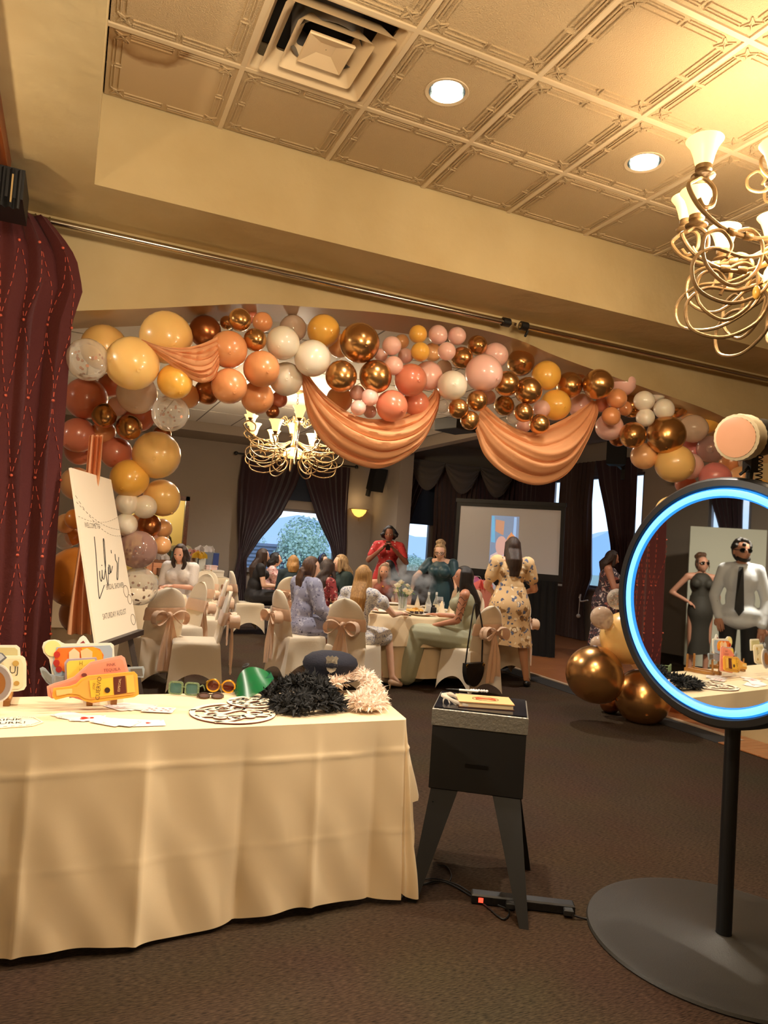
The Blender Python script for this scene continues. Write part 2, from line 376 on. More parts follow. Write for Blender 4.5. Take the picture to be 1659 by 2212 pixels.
for i in range(11): B().box(-.58+.62*i-.009, -.58+.62*i+.009, 4.8, 13.07, 3.498, 3.512).build('grid_bar', M('grey_bar', (120, 112, 104), .6), cb, smooth=False)
struct(B().box(-.6, 5.7, 13.07, 14.2, 3.33, 3.62).build('trim_7', WALLB, smooth=False))
struct(B().box(5.66, 5.84, 4.8, 13.5, 3.32, 3.75).build('trim_8', WALLB, smooth=False))
struct(B().box(5.7, 9.2, 4.8, 13.65, 3.75, 3.85).build('ceiling', STAGEW, smooth=False))
struct(B().box(2.0, 6.0, 14.17, 14.2, 0, .13).build('baseboard_back', BASEB, smooth=False)); struct(B().box(9.02, 9.05, 4.8, 9.6, 0, .13).build('baseboard_right', BASEB, smooth=False))
# lit passage behind the doorway
YEL = M('passage_paint', (226, 206, 148), .8)
b = B(); b.box(.3, 2.9, 16.4, 16.5, 0, 2.6); b.box(.2, .3, 14.35, 16.5, 0, 2.6); b.box(2.9, 3.0, 14.35, 16.5, 0, 2.6); b.box(.2, 3, 14.35, 16.5, 2.5, 2.6); b.box(.2, 3, 14.3, 16.5, -.1, 0)
struct(b.build('wall_passage', YEL, smooth=False))
fr = B(); fr.box(1.99, 2.06, 14.14, 14.2, 0, 2.2); fr.box(.89, .96, 14.14, 14.2, 0, 2.2); fr.box(.89, 2.06, 14.14, 14.2, 2.12, 2.2); struct(fr.build('door_1', TRIMW, smooth=False))
# windows: frame and pane
GLASS = bpy.data.materials.new('window_glass'); GLASS.use_nodes = True; nt = GLASS.node_tree; nt.nodes.remove(nt.nodes['Principled BSDF'])
tr = node(nt, 'ShaderNodeBsdfTransparent', Color=(.93, .97, 1, 1)); gl = node(nt, 'ShaderNodeBsdfGlossy', Roughness=.02); ms = node(nt, 'ShaderNodeMixShader', Fac=.04); nt.links.new(tr.outputs[0], ms.inputs[1]); nt.links.new(gl.outputs[0], ms.inputs[2]); nt.links.new(ms.outputs[0], nt.nodes['Material Output'].inputs[0])
FRAME = M('grey_window_frame', (120, 116, 118), .5)
def window(nm, f, u0, u1, z0, z1, mull=()):
    """f(u, d, z) maps width, depth, height to the room"""
    fr = B(); s = .05
    def bx(a, c, za, zb, d0=.02, d1=.1): fr.hexa([f(a, d0, za), f(c, d0, za), f(c, d1, za), f(a, d1, za), f(a, d0, zb), f(c, d0, zb), f(c, d1, zb), f(a, d1, zb)])
    bx(u0, u1, z0, z0+s); bx(u0, u1, z1-s, z1); bx(u0, u0+s, z0, z1); bx(u1-s, u1, z0, z1)
    for m_ in mull: bx(m_-.02, m_+.02, z0, z1)
    bx(u0-.04, u1+.04, z0-.04, z0, -.06, .1)
    w_ = struct(fr.build(nm, FRAME, smooth=False))
    g = B(); g.add([f(u0, .06, z0), f(u1, .06, z0), f(u1, .06, z1), f(u0, .06, z1)], [(0, 1, 2, 3)]); g.build('pane', GLASS, w_, smooth=False); return w_
window('window_1', lambda u, d, z: (u, 14.2+d, z), *W1); window('window_2', lambda u, d, z: (u, 13.5+d, z), *W2)
window('window_3', lambda u, d, z: (9.05+d, u, z), *W3); window('window_4', lambda u, d, z: (-6.5-d, u, z), *WF4)
# pole along the arch wall with sockets and brackets
CHROME = M('brushed_chrome', (190, 178, 160), .22, 1); BLACK = M('matt_black', (16, 15, 15), .55); BLKM = M('black_metal', (22, 22, 23), .35, spec=.6)
t = thing('curtain_pole', 'long chrome curtain pole under the soffit above the arch', 'pole', (2.4, 4.28, 3.13))
for a, c in ((-3.0, .32), (.40, 4.6)): B().tube([(a, 0, 0), (c, 0, 0)], .019, 12).build('rod', CHROME, t)
for x in (.28, .43): B().lathe([(.020, -.03), (.031, -.028), (.031, .028), (.020, .03)], 16, (x, 0, 0), (1, 0, 0)).build('socket', BLKM, t)
for x in (-2.62, .36, 3.6): B().bar((x, 0, 0), (x, .11, .05), .02).build('bracket', CHROME, t)
B().bar((.46, -.01, -.03), (.44, -.01, -.075), .014).build('hook', BLACK, t)
# ceiling vent: nested square louvres
VENTM = M('vent_enamel', (214, 190, 152), .5); vx, vy = X0+T/2, Y0-T/2
t = thing('ceiling_vent', 'square white air diffuser of nested louvres in the ceiling', 'vent', (vx, vy, ZC))
def ringsq(h0, z0, h1, z1, th=.006):
    b = B()
    def sq(h, z, r=.02): return [(sx*(h-r)+r*math.cos(a), sy*(h-r)+r*math.sin(a), z) for sx, sy, a0 in ((1, 1, 0), (-1, 1, 1), (-1, -1, 2), (1, -1, 3)) for a in [math.pi/2*a0+math.pi/2*k/3 for k in range(4)]]
    b.grid([sq(h0, z0), sq(h1, z1), sq(h1-th, z1+.004), sq(h0-th, z0+th), sq(h0, z0)], closed_v=True); return b
ringsq(.303, -.004, .285, -.006).build('rim', VENTM, t); ringsq(.287, -.006, .262, .045).build('louvre', VENTM, t)
ringsq(.245, -.03, .192, .05).build('louvre', VENTM, t); ringsq(.172, -.032, .118, .052).build('louvre', VENTM, t)
b = B(); q = lambda h, z: [(-h, -h, z), (h, -h, z), (h, h, z), (-h, h, z)]
b.grid([q(.1, -.012), q(.104, -.022), q(.1, -.028), q(.035, -.004), q(.002, -.004)], closed_v=True); b.build('centre_plate', VENTM, t, smooth=False)
b = B(); b.lathe([(.16, .01), (.16, .15)], 24); b.build('duct', M('duct_grey', (150, 146, 140), .4, .6), t); B().box(-.3, .3, -.3, .3, .15, .158).build('back_plate', DARK, t, smooth=False)
# recessed downlights
LAMPW = M('lamp_face', (255, 244, 225), .5, emit=14, ecol=(255, 236, 205)); REFL = M('spun_reflector', (205, 215, 220), .12, 1)
for i, (c, lab) in enumerate(((1, 'recessed round downlight beside the ceiling vent'), (3, 'recessed round downlight beside the near chandelier'))):
    t = thing('downlight', lab, 'ceiling light', (X0+T*(c+.5), Y0-T/2, ZC), group='recessed ceiling lights')
    B().lathe([(.088, .0), (.104, -.004), (.106, .0)], 32).build('trim_ring', GRIDM, t)
    B().lathe([(.087, .0), (.083, .05), (.062, .11)], 32).build('reflector', REFL, t); B().lathe([(.066, .062), (.05, .050), (.001, .046)], 24).build('bulb', LAMPW, t)
# ================================================================== BALLOONS
def balloon_mesh(mat, knot=True):
    b = B(); rows = []
    for i in range(15):
        th = math.pi*i/14; r = math.sin(th); z = math.cos(th)
        if z < 0: r *= 1-.10*(-z)**2; z *= 1.09
        rows.append([(r*math.cos(2*math.pi*k/24), r*math.sin(2*math.pi*k/24), z) for k in range(24)])
    b.grid(rows, closed_v=True)
    b.lathe([(.02, -1.06), (.05, -1.09), (.035, -1.115), (.075, -1.15), (.0, -1.14)], 8); return b.mesh('balloon', mat, True, 60)
LAT = lambda n, c: M(n, c, .28, spec=.5, coat=.35, sss=.15)
BM = {'cream': LAT('cream_latex', (250, 206, 128)), 'yellow': LAT('yellow_latex', (250, 192, 86)), 'orange': LAT('orange_latex', (232, 160, 106)), 'terracotta': LAT('terracotta_latex', (216, 128, 98)),
      'white': LAT('white_latex', (248, 238, 220)), 'pink': LAT('pink_latex', (248, 200, 188)), 'peach': LAT('peach_latex', (244, 188, 130)), 'amber': LAT('amber_latex', (214, 132, 50)), 'rose': LAT('rose_latex', (222, 132, 128)),
      'chrome': M('gold_chrome_latex', (208, 158, 100), .24, .93, bump=(3, .02)), 'bronze': M('bronze_chrome_latex', (176, 114, 70), .28, .9)}
def clear_mat(n, c, a):
    m = bpy.data.materials.new(n); m.use_nodes = True; nt = m.node_tree; b = nt.nodes['Principled BSDF']
    b.inputs['Base Color'].default_value = lin(c); b.inputs['Roughness'].default_value = .08; b.inputs['Coat Weight'].default_value = .6
    lw = node(nt, 'ShaderNodeLayerWeight', Blend=.35); mr = node(nt, 'ShaderNodeMapRange'); mr.inputs['To Min'].default_value = a; mr.inputs['To Max'].default_value = min(1, a+.5)
    nt.links.new(lw.outputs['Facing'], mr.inputs[0]); tr = node(nt, 'ShaderNodeBsdfTransparent'); ms = node(nt, 'ShaderNodeMixShader')
    nt.links.new(mr.outputs[0], ms.inputs[0]); nt.links.new(tr.outputs[0], ms.inputs[1]); nt.links.new(b.outputs[0], ms.inputs[2]); nt.links.new(ms.outputs[0], nt.nodes['Material Output'].inputs[0]); return m
BM['clear'] = clear_mat('clear_latex', (236, 226, 210), .22); BM['mauve'] = clear_mat('mauve_clear_latex', (190, 150, 140), .5); BM['haze'] = clear_mat('milky_clear_latex', (232, 206, 180), .6)
BMESH = {k: balloon_mesh(m) for k, m in BM.items()}
CONF = M('copper_confetti', (150, 84, 44), .3, .7)
def confetti(n, lo=-1, seed=1):
    r_ = np.random.default_rng(seed); b = B()
    for i in range(n):
        z = lo+(1-lo)*r_.random()**1.3 if i % 3 else -.9+.3*r_.random(); z = max(-.97, min(.97, z)); a = 2*math.pi*r_.random(); s = math.sqrt(1-z*z)*.97
        c = Vector((s*math.cos(a), s*math.sin(a), z*.97)); nn = c.normalized(); u = nn.orthogonal().normalized(); v = nn.cross(u); rr = .06+.03*r_.random()
        b.add([c+(u*math.cos(k*math.pi/3)+v*math.sin(k*math.pi/3))*rr for k in range(6)], [tuple(range(6))])
    return b.mesh('confetti', CONF, False)
CM = [confetti(46, -1, 3), confetti(34, -.6, 4)]
# x, y, radius in the picture; colour; layer (0 front, 1 middle, 2 back); zone
BL = '''189,777,46 c 0 A|225,751,50 cream 2 A|286,785,58 cream 0 A|359,729,57 cream 1 A|443,716,35 bronze 2 A|490,697,15 chrome 2 A|518,691,25 chrome 0 A|567,696,22 orange 1 A|542,684,15 terracotta 2 A|551,734,25 chrome 0 A
494,755,41 orange 0 A|565,797,40 orange 0 A|495,834,39 orange 0 A|556,859,36 orange 1 A|611,741,37 white 0 B|633,710,30 haze 2 B|675,774,40 white 0 B|618,819,37 white 1 B|378,824,38 yellow 0 A|405,856,27 peach 2 A
448,846,28 bronze 2 A|296,851,44 haze 2 A|368,892,40 c 1 A|186,861,46 terracotta 1 L|238,832,26 terracotta 2 L|254,878,22 pink 0 L|225,897,27 chrome 0 L|279,923,28 chrome 0 L|299,897,36 terracotta 1 L|350,938,20 bronze 2 L
224,934,26 orange 1 L|169,940,38 terracotta 1 L|172,972,33 terracotta 2 L|251,978,35 terracotta 1 L|338,983,52 cream 0 L|280,1034,42 yellow 0 L|349,1075,40 cream 1 L|274,1087,25 white 0 L|313,1095,26 white 0 L|272,1133,25 white 0 L
300,1128,20 peach 2 L|322,1135,26 bronze 1 L|350,1142,22 peach 2 L|331,1165,18 pink 2 L|350,1178,20 peach 1 L|298,1187,42 cm 0 L|299,1266,42 c 0 L|166,1045,36 peach 2 L|143,1131,22 peach 2 L|162,1121,22 amber 1 L
158,1160,18 amber 2 L|140,1168,20 clear 2 L|166,1247,66 amber 1 L|176,1325,46 bronze 2 L
699,715,36 yellow 1 B|734,747,26 peach 2 B|777,741,44 chrome 0 B|737,813,35 chrome 0 B|811,813,36 chrome 0 B|846,747,21 pink 0 B|876,769,17 pink 1 B|850,790,21 pink 0 B|823,767,15 pink 2 B|868,738,16 peach 2 B
903,722,20 yellow 1 B|908,760,21 yellow 0 B|934,761,20 peach 2 B|946,723,21 pink 1 B|987,726,20 pink 1 B|965,759,20 pink 0 B|998,773,24 chrome 1 C|1031,746,22 chrome 1 C|1070,768,28 pink 1 C|1045,806,41 pink 0 C
887,821,36 terracotta 0 B|925,812,32 pink 1 B|959,794,17 haze 2 B|977,833,33 white 0 C|846,877,35 terracotta 0 B|898,873,30 terracotta 1 B|772,849,17 pink 1 B|799,858,19 pink 0 B|774,881,17 pink 0 B|799,889,15 pink 2 B
733,863,29 peach 2 B|1031,866,23 chrome 0 C|990,883,22 chrome 0 C|1015,908,21 chrome 0 C|1055,858,16 pink 2 C|954,874,19 clear 2 B|603,863,18 terracotta 2 A|589,889,15 bronze 2 A
1125,783,30 chrome 2 D|1094,829,28 chrome 0 D|1141,844,30 chrome 0 D|1089,876,22 chrome 2 D|1180,811,32 yellow 1 D|1200,875,34 yellow 1 D|1230,832,29 chrome 1 D|1250,804,17 chrome 2 D|1292,830,33 chrome 0 D|1346,828,28 pink 1 E
1256,878,28 pink 2 D|1170,883,19 pink 1 D|1131,891,21 chrome 0 D|1165,916,22 chrome 0 D|1131,918,17 pink 2 D|1109,903,15 clear 2 D|1332,861,22 orange 0 E|1300,874,16 terracotta 1 E|1320,899,20 orange 0 E|1350,882,16 orange 1 E
1316,922,30 pink 1 E|1364,878,25 chrome 2 E|1391,866,22 white 0 E|1419,850,18 white 1 E|1434,883,22 white 0 E|1394,902,20 white 0 E|1459,874,30 chrome 2 E|1367,940,29 chrome 0 E|1439,940,42 chrome 0 E|1335,945,20 bronze 2 E
1488,889,22 peach 2 E|1524,903,33 yellow 2 E|1497,926,31 cp 1 E|1534,970,30 cm 1 E|1494,976,28 rose 2 E|1391,985,29 peach 1 E|1457,1001,42 cream 0 E|1490,1007,29 pink 1 E|1544,1031,33 rose 0 E|1576,998,22 orange 2 E
1600,1032,25 peach 1 E|1616,998,21 c 1 E|1481,1046,22 terracotta 2 E|1640,1060,26 yellow 2 E
1300,1334,25 cp 0 R|1334,1294,23 c 1 R|1354,1378,58 cream 0 R|1294,1392,19 haze 2 R|1284,1456,62 chrome 0 R|1388,1505,61 chrome 0 R|1318,1520,22 bronze 2 R|1400,1420,40 peach 2 R|1392,1300,34 peach 1 R|1400,1240,34 cream 2 R|1430,1170,36 orange 2 R|1450,1105,34 cream 2 R|1465,1520,44 bronze 2 R'''
CN = {'c': 'clear copper confetti', 'cm': 'mauve tinted confetti', 'cp': 'pink tinted confetti', 'chrome': 'gold chrome', 'bronze': 'dark bronze chrome', 'haze': 'milky translucent', 'clear': 'plain clear', 'amber': 'deep amber', 'rose': 'dusky rose', 'peach': 'tan peach'}
ZN = {'A': 'beside the small peach swag', 'B': 'above the left big swag', 'C': 'between the two big swags', 'D': 'above the right big swag', 'E': 'at the arch right end near the flash lamp', 'L': 'in the left column by the welcome sign', 'R': 'in the right column behind the mirror booth'}
ZY = {'A': (4.22, 4.40, 4.62), 'B': (4.26, 4.42, 4.62), 'C': (4.28, 4.42, 4.60), 'D': (4.30, 4.46, 4.62), 'E': (4.34, 4.50, 4.66), 'L': (4.85, 5.02, 5.2), 'R': (5.4, 5.55, 5.75)}
recs = []
for ln0 in BL.split('\n'):
    for it in ln0.split('|'):
        p, c, ly, zn = it.split(); x, y, r = map(float, p.split(',')); Y = ZY[zn][int(ly)]
        P = atY(x, y, Y); d = depth(P); recs.append(dict(x=x, y=y, r=r, c=c, z=zn, P=P, R=r*d/FPX*.985))
for q in recs: q['s'] = 'large' if q['R'] > .125 else 'medium' if q['R'] > .088 else 'small'
ORD = ['first', 'second', 'third', 'fourth', 'fifth', 'sixth', 'seventh', 'eighth', 'ninth', 'tenth', 'eleventh', 'twelfth']
from collections import defaultdict
grp = defaultdict(list)
for q in recs: grp[(q['s'], q['c'], q['z'])].append(q)
for (s_, c_, z_), qs in grp.items():
    vert = z_ in 'LR'; qs.sort(key=lambda q: q['y'] if vert else q['x'])
    for i, q in enumerate(qs):
        base = f"{s_} {CN.get(c_, c_)} balloon {ZN[z_]}"
        q['label'] = base if len(qs) == 1 else f"{base}, {ORD[i]} from {'top' if vert else 'left'}"
for i, q in enumerate(recs):
    c = q['c']; kind = {'c': 'clear', 'cm': 'mauve', 'cp': 'haze'}.get(c, c); P = q['P']; R_ = q['R']
    rot = (math.radians(rng.uniform(-35, 35)), math.radians(rng.uniform(-30, 30)), rng.uniform(0, 6.28))
    # the knots turn towards the inside of the garland
    rot = (math.radians(-60+rng.uniform(-25, 25)), math.radians(rng.uniform(-30, 30)), math.radians(rng.uniform(-25, 25)))
    if c in ('c', 'cm', 'cp'):
        t = thing('confetti_balloon', q['label'], 'balloon', P, group='balloons of the arch garland', rot=rot); t.scale = (R_, R_, R_)
        link('balloon_skin', BMESH[kind], t); link('confetti', CM[i % 2], t, kind='stuff')
    else:
        o = link('balloon', BMESH[kind]); o.location = P; o.scale = (R_, R_, R_*(1.02 if q['s'] == 'small' else 1)); o.rotation_euler = rot; tag(o, q['label'], 'balloon', 'balloons of the arch garland')
# ================================================================== DRAPES
PEACH = M('peach_chiffon', (240, 176, 126), .75, tl=.3, bump=(60, .1)); PEACHD = M('peach_satin', (236, 198, 164), .38, tl=.12, sheen=.3, bump=(30, .08))
def swag(nm, top, bot, Y, label, nf=6, amp=.02, bulge=.16, n=44, m=40):
    T_ = smoothpath([atY(x, y, Y) for x, y in top], 12); Bo = smoothpath([atY(x, y, Y) for x, y in bot], 12)
    def samp(P, t): f = t*(len(P)-1); i = min(int(f), len(P)-2); return P[i]*(1-(f-i))+P[i+1]*(f-i)
    rows = []
    for i in range(n+1):
        u = i/n; row = []; e_ = math.sin(math.pi*u)
        for j in range(m+1):
            v = j/m; a, c = samp(T_, u), samp(Bo, u); p = a*(1-v)+c*v
            ph = 2*math.pi*(nf*v+.35*math.sin(3*u+v*4)); k = (.35+.65*e_)
            p = p+np.array([0, -bulge*e_*math.sin(math.pi*min(1, v*1.1))-amp*k*(math.sin(ph)+.4*math.sin(2.3*ph+1)), amp*.5*k*math.cos(ph)*(1 if 0 < j < m else 0)])
            row.append(tuple(p))
        rows.append(row)
    o = B().grid(rows).build(nm, PEACH, smooth=True, ang=80); tag(o, label, 'drape', 'peach swags of the arch')
    return o
swag('fabric_swag', [(640, 772), (690, 842), (750, 890), (806, 906), (880, 893), (925, 858), (940, 838)], [(650, 812), (668, 905), (712, 968), (775, 1003), (832, 1010), (900, 972), (938, 905), (952, 848)], 4.42, 'big peach chiffon swag hanging left under terracotta balloons', 6, .022)
swag('fabric_swag', [(1040, 868), (1085, 910), (1140, 934), (1185, 920), (1235, 895), (1278, 866)], [(1028, 930), (1050, 985), (1100, 1028), (1165, 1048), (1225, 1025), (1265, 965), (1290, 900), (1288, 868)], 4.46, 'big peach chiffon swag hanging right beside white balloons', 5, .02)
swag('fabric_swag', [(305, 733), (345, 748), (390, 752), (430, 745), (470, 728)], [(310, 740), (350, 772), (395, 806), (435, 826), (462, 818), (474, 790)], 4.15, 'small bunched peach swag between cream and orange balloons', 7, .016, .05)
t = B(); rows = []
for i in range(36):
    v = i/35; y = 940+v*430; xc = 208-34*v; wd = 15+9*v
    rows.append([tuple(atY(xc+wd*(u/12-.5)*2+6*math.sin(5*v+u*.3)*v, y, 4.42)+np.array([0, .035*math.sin(u*1.6+2*v), 0])) for u in range(13)])
o = B().grid(rows).build('fabric_tail', PEACH, smooth=True, ang=80); tag(o, 'narrow peach fabric tail hanging down behind the welcome sign', 'drape')
# ================================================================== CURTAINS
def drape(b, keys, origin, dirv, nrm, nf, amp, nz=40, nu=90, ph0=0.):
    """keys: (z, u_left, u_right) from top to bottom along dirv; folds along nrm"""
    o, d, n_ = np.array(origin, float), np.array(dirv, float), np.array(nrm, float); zs = [k[0] for k in keys]; w0 = abs(keys[0][2]-keys[0][1])
    rows = []
    for i in range(nz+1):
        z = zs[0]+(zs[-1]-zs[0])*i/nz; ua = np.interp(-z, [-k for k in zs], [k[1] for k in keys]); ub = np.interp(-z, [-k for k in zs], [k[2] for k in keys]); wd = abs(ub-ua)
        row = []
        for j in range(nu+1):
            t_ = j/nu; ph = 2*math.pi*nf*t_+ph0+.5*math.sin(2.2*z+5*t_)
            a = amp*(.6+.4*math.sin(7*t_+z))*min(1.6, (w0/max(wd, .05))**.5)
            row.append(tuple(o+d*(ua+(ub-ua)*t_+.25*a*math.sin(2*ph))+n_*(a*math.sin(ph))+np.array([0, 0, z])))
        rows.append(row)
    b.grid(rows); return rows
BURG = M('burgundy_brocade', (74, 11, 13), .8, sheen=.08, bump=(80, .15)); PLUM = M('dark_plum_velvet', (46, 20, 28), .85, sheen=.25); MOCHA = M('mocha_velvet', (62, 42, 38), .8, sheen=.25)
b = B(); rows = drape(b, [(3.11, -.56, -.25), (3.02, -.6, -.16), (2.93, -.62, -.09), (2.76, -.64, -.045), (2.57, -.64, -.085), (2.0, -.64, -.075), (1.4, -.64, -.055), (.05, -.64, -.03)], (0, 4.18, 0), (1, 0, 0), (0, -1, 0), 4.5, .045, 60, 130, 1.2)
ct = thing('burgundy_curtain', 'burgundy curtain with beaded diamond stitching at the far left', 'curtain', (0, 0, 0)); b.build('curtain_panel', BURG, ct, ang=80)
A_ = np.array(rows); hh, ww = A_.shape[:2]
bd = B(); st = B(); step_u, step_v = 26, 8
def surf(i, j): i = min(max(i, 0), hh-1.001); j = min(max(j, 0), ww-1.001); a, c = int(i), int(j); return Vector(A_[a, c]*(1-(i-a))+A_[min(a+1, hh-1), c]*(i-a))+Vector(((j-c)*(A_[a, min(c+1, ww-1)]-A_[a, c]))) + Vector((0, -.006, 0))
for ki, i in enumerate(range(3, hh, step_v)):
    for j in range(0 if ki % 2 else step_u//2, ww, step_u):
        bd.ell(surf(i, j), .0085, 8, 5)
        for sgn in (-1, 1):
            pts = [surf(i+step_v*k/9, j+sgn*step_u/2*k/9) for k in range(10)]
            if 0 < j+sgn*step_u/2 < ww and i+step_v < hh:
                for k in range(1, 9): st.bar(pts[k], pts[k]*.45+pts[k+1]*.55, .0035)
bd.build('beading', M('copper_bead', (206, 96, 72), .3, .4), ct, kind='stuff'); st.build('stitching', M('rust_thread', (176, 72, 52), .7), ct, smooth=False, kind='stuff')
for i in range(5): B().lathe([(.026+.004*math.cos(a), .004*math.sin(a)) for a in [k*math.pi/3 for k in range(7)]], 16, (-.52+.07*i, 4.28, 3.125), (1, .2, 0)).build('curtain_ring', CHROME, ct)
# black pleated valance box in the corner
t = thing('valance_box', 'black pleated valance box hanging below the wood beam', 'valance', (-.43, 3.86, 3.05))
B().box(-.14, .105, -.16, .16, -.07, .07).build('box', BLACK, t, smooth=False)
b = B(); rows = [[(-.14+.235*j/40, -.165+.012*math.sin(j*1.1), z) for j in range(41)] for z in (.06, 0, -.06, -.12)]; b.grid(rows); b.build('pleated_skirt', BLACK, t, ang=80); B().box(.055, .062, -.185, -.178, -.1, .03).build('cord', M('brass_cord', (170, 140, 90), .5), t, smooth=False)
def curtain_pair(lab, cols, specs, origin, dirv, nrm, rod, nm='window_curtain', group=None):
    for (keys, nf, amp, m_, l_) in specs:
        b = B(); drape(b, keys, origin, dirv, nrm, nf, amp, 44, 110); o = b.build(nm, m_, smooth=True, ang=80); tag(o, l_, 'curtain', group)
curtain_pair('', 0, [
    ([(3.10, 2.98, 4.25), (2.6, 2.95, 4.12), (2.0, 2.98, 3.85), (1.5, 3.02, 3.45), (1.08, 3.05, 3.2), (.9, 3.02, 3.22), (.08, 2.86, 3.3)], 9, .045, PLUM, 'dark plum tied curtain left of the dusk window'),
    ([(3.10, 4.15, 5.25), (2.6, 4.35, 5.25), (2.0, 4.62, 5.25), (1.5, 4.9, 5.26), (1.08, 5.05, 5.24), (.9, 5.03, 5.26), (.08, 4.95, 5.32)], 8, .045, PLUM, 'dark plum tied curtain right of the dusk window')], (0, 14.05, 0), (1, 0, 0), (0, -1, 0), None)
t = thing('curtain_rod', 'black curtain rod with ball finials over the dusk window', 'rod', (4.1, 14.05, 3.13)); B().tube([(-1.22, 0, 0), (1.25, 0, 0)], .016).build('rod', BLKM, t)
for x in (-1.25, 1.28): B().ell((x, 0, 0), .04).build('finial', BLKM, t)
o = B().box(3.3, 5.0, 14.16, 14.19, 2.32, 3.05).build('roller_blind', M('navy_blind', (22, 34, 52), .7), smooth=False); tag(o, 'navy roller blind drawn up behind the plum curtains', 'blind')
o = B().box(6.3, 7.0, 13.44, 13.47, 2.02, 3.2).build('roller_blind', M('navy_blind', (22, 34, 52), .7), smooth=False); tag(o, 'dark roller blind half down over the narrow stage window', 'blind')
curtain_pair('', 0, [
    ([(3.35, 6.12, 6.9), (2.6, 6.1, 6.55), (2.0, 6.1, 6.36), (1.5, 6.1, 6.3), (.02, 6.1, 6.33)], 5, .035, PLUM, 'dark drawn back curtain beside the speaker pier'),
    ([(3.35, 6.86, 7.95), (2, 6.92, 7.9), (.02, 6.9, 7.95)], 9, .04, MOCHA, 'mocha curtain right of the narrow stage window'),
    ([(3.35, 7.9, 9.0), (2, 7.95, 9.0), (.02, 7.9, 9.02)], 9, .04, PLUM, 'dark curtain behind the projection screen')], (0, 13.34, 0), (1, 0, 0), (0, -1, 0), None)
curtain_pair('', 0, [
    ([(3.38, -13.3, -11.99), (2, -13.3, -12.04), (.02, -13.3, -12.03)], 8, .04, PLUM, 'dark curtain in the stage corner right of the screen'),
    ([(3.38, -11.83, -10.82), (2.6, -11.84, -10.86), (1.2, -11.88, -10.74), (.75, -11.85, -10.95), (.02, -11.9, -10.85)], 9, .05, MOCHA, 'mocha tied curtain left of the tall bright window'),
    ([(3.38, -10.80, -9.70), (2.9, -10.66, -9.70), (2.4, -10.46, -9.70), (1.8, -10.24, -9.72), (1.2, -10.12, -9.72), (.02, -10.15, -9.7)], 6, .045, PLUM, 'plum curtain right of the tall bright window')], (8.92, 0, 0), (0, -1, 0), (-1, 0, 0), None)
curtain_pair('', 0, [([(3.25, -6.89, -6.26), (2.6, -6.8, -6.28), (1.95, -6.58, -6.28), (1.0, -6.5, -6.22), (.05, -6.5, -6.2)], 6, .04, PLUM, 'dark curtain at the far left window, seen in the booth mirror')], (-6.38, 0, 0), (0, -1, 0), (1, 0, 0), None)
# swagged valance over the stage curtains
SW = M('grey_taupe_swag', (86, 76, 66), .75, sheen=.3)
def valance_swag(x0, x1, z0, drop, lab):
    rows = []
    for i in range(25):
        u = i/24; row = []
        for j in range(17):
            v = j/16; z = z0-.02-(drop*v)*math.sin(math.pi*u)**.8-.06*v*(1-math.sin(math.pi*u)); row.append((x0+(x1-x0)*(u+.06*(v)*(.5-u)), 13.22-.1*math.sin(math.pi*u)*math.sin(math.pi*v)-.014*math.sin(v*26), z))
        rows.append(row)
    o = B().grid(rows).build('swag_valance', SW, smooth=True, ang=80); tag(o, lab, 'valance', 'grey swags above the stage curtains')
for i, (a, c, l_) in enumerate([(6.2, 7.05, 'grey swag valance nearest the speaker pier'), (7.0, 7.9, 'middle grey swag valance above the stage curtain'), (7.85, 8.75, 'grey swag valance nearest the stage corner')]): valance_swag(a, c, 3.36, .62, l_)
t = thing('tassel', 'white tassel tieback hanging on the mocha curtain', 'tieback', (8.87, 10.9, .78)); WT = M('white_cord', (220, 214, 204), .7)
B().tube(smoothpath([(0, -.15, .0), (-.05, 0, -.03), (-.02, .04, .09), (-.03, .06, .02)], 5), .014, 6).build('cord', WT, t); B().tube([(-.05, .02, -.02), (-.06, .02, -.28)], .008, 6).build('cord', WT, t); B().ell((-.06, .02, -.31), .04).build('ball', WT, t)
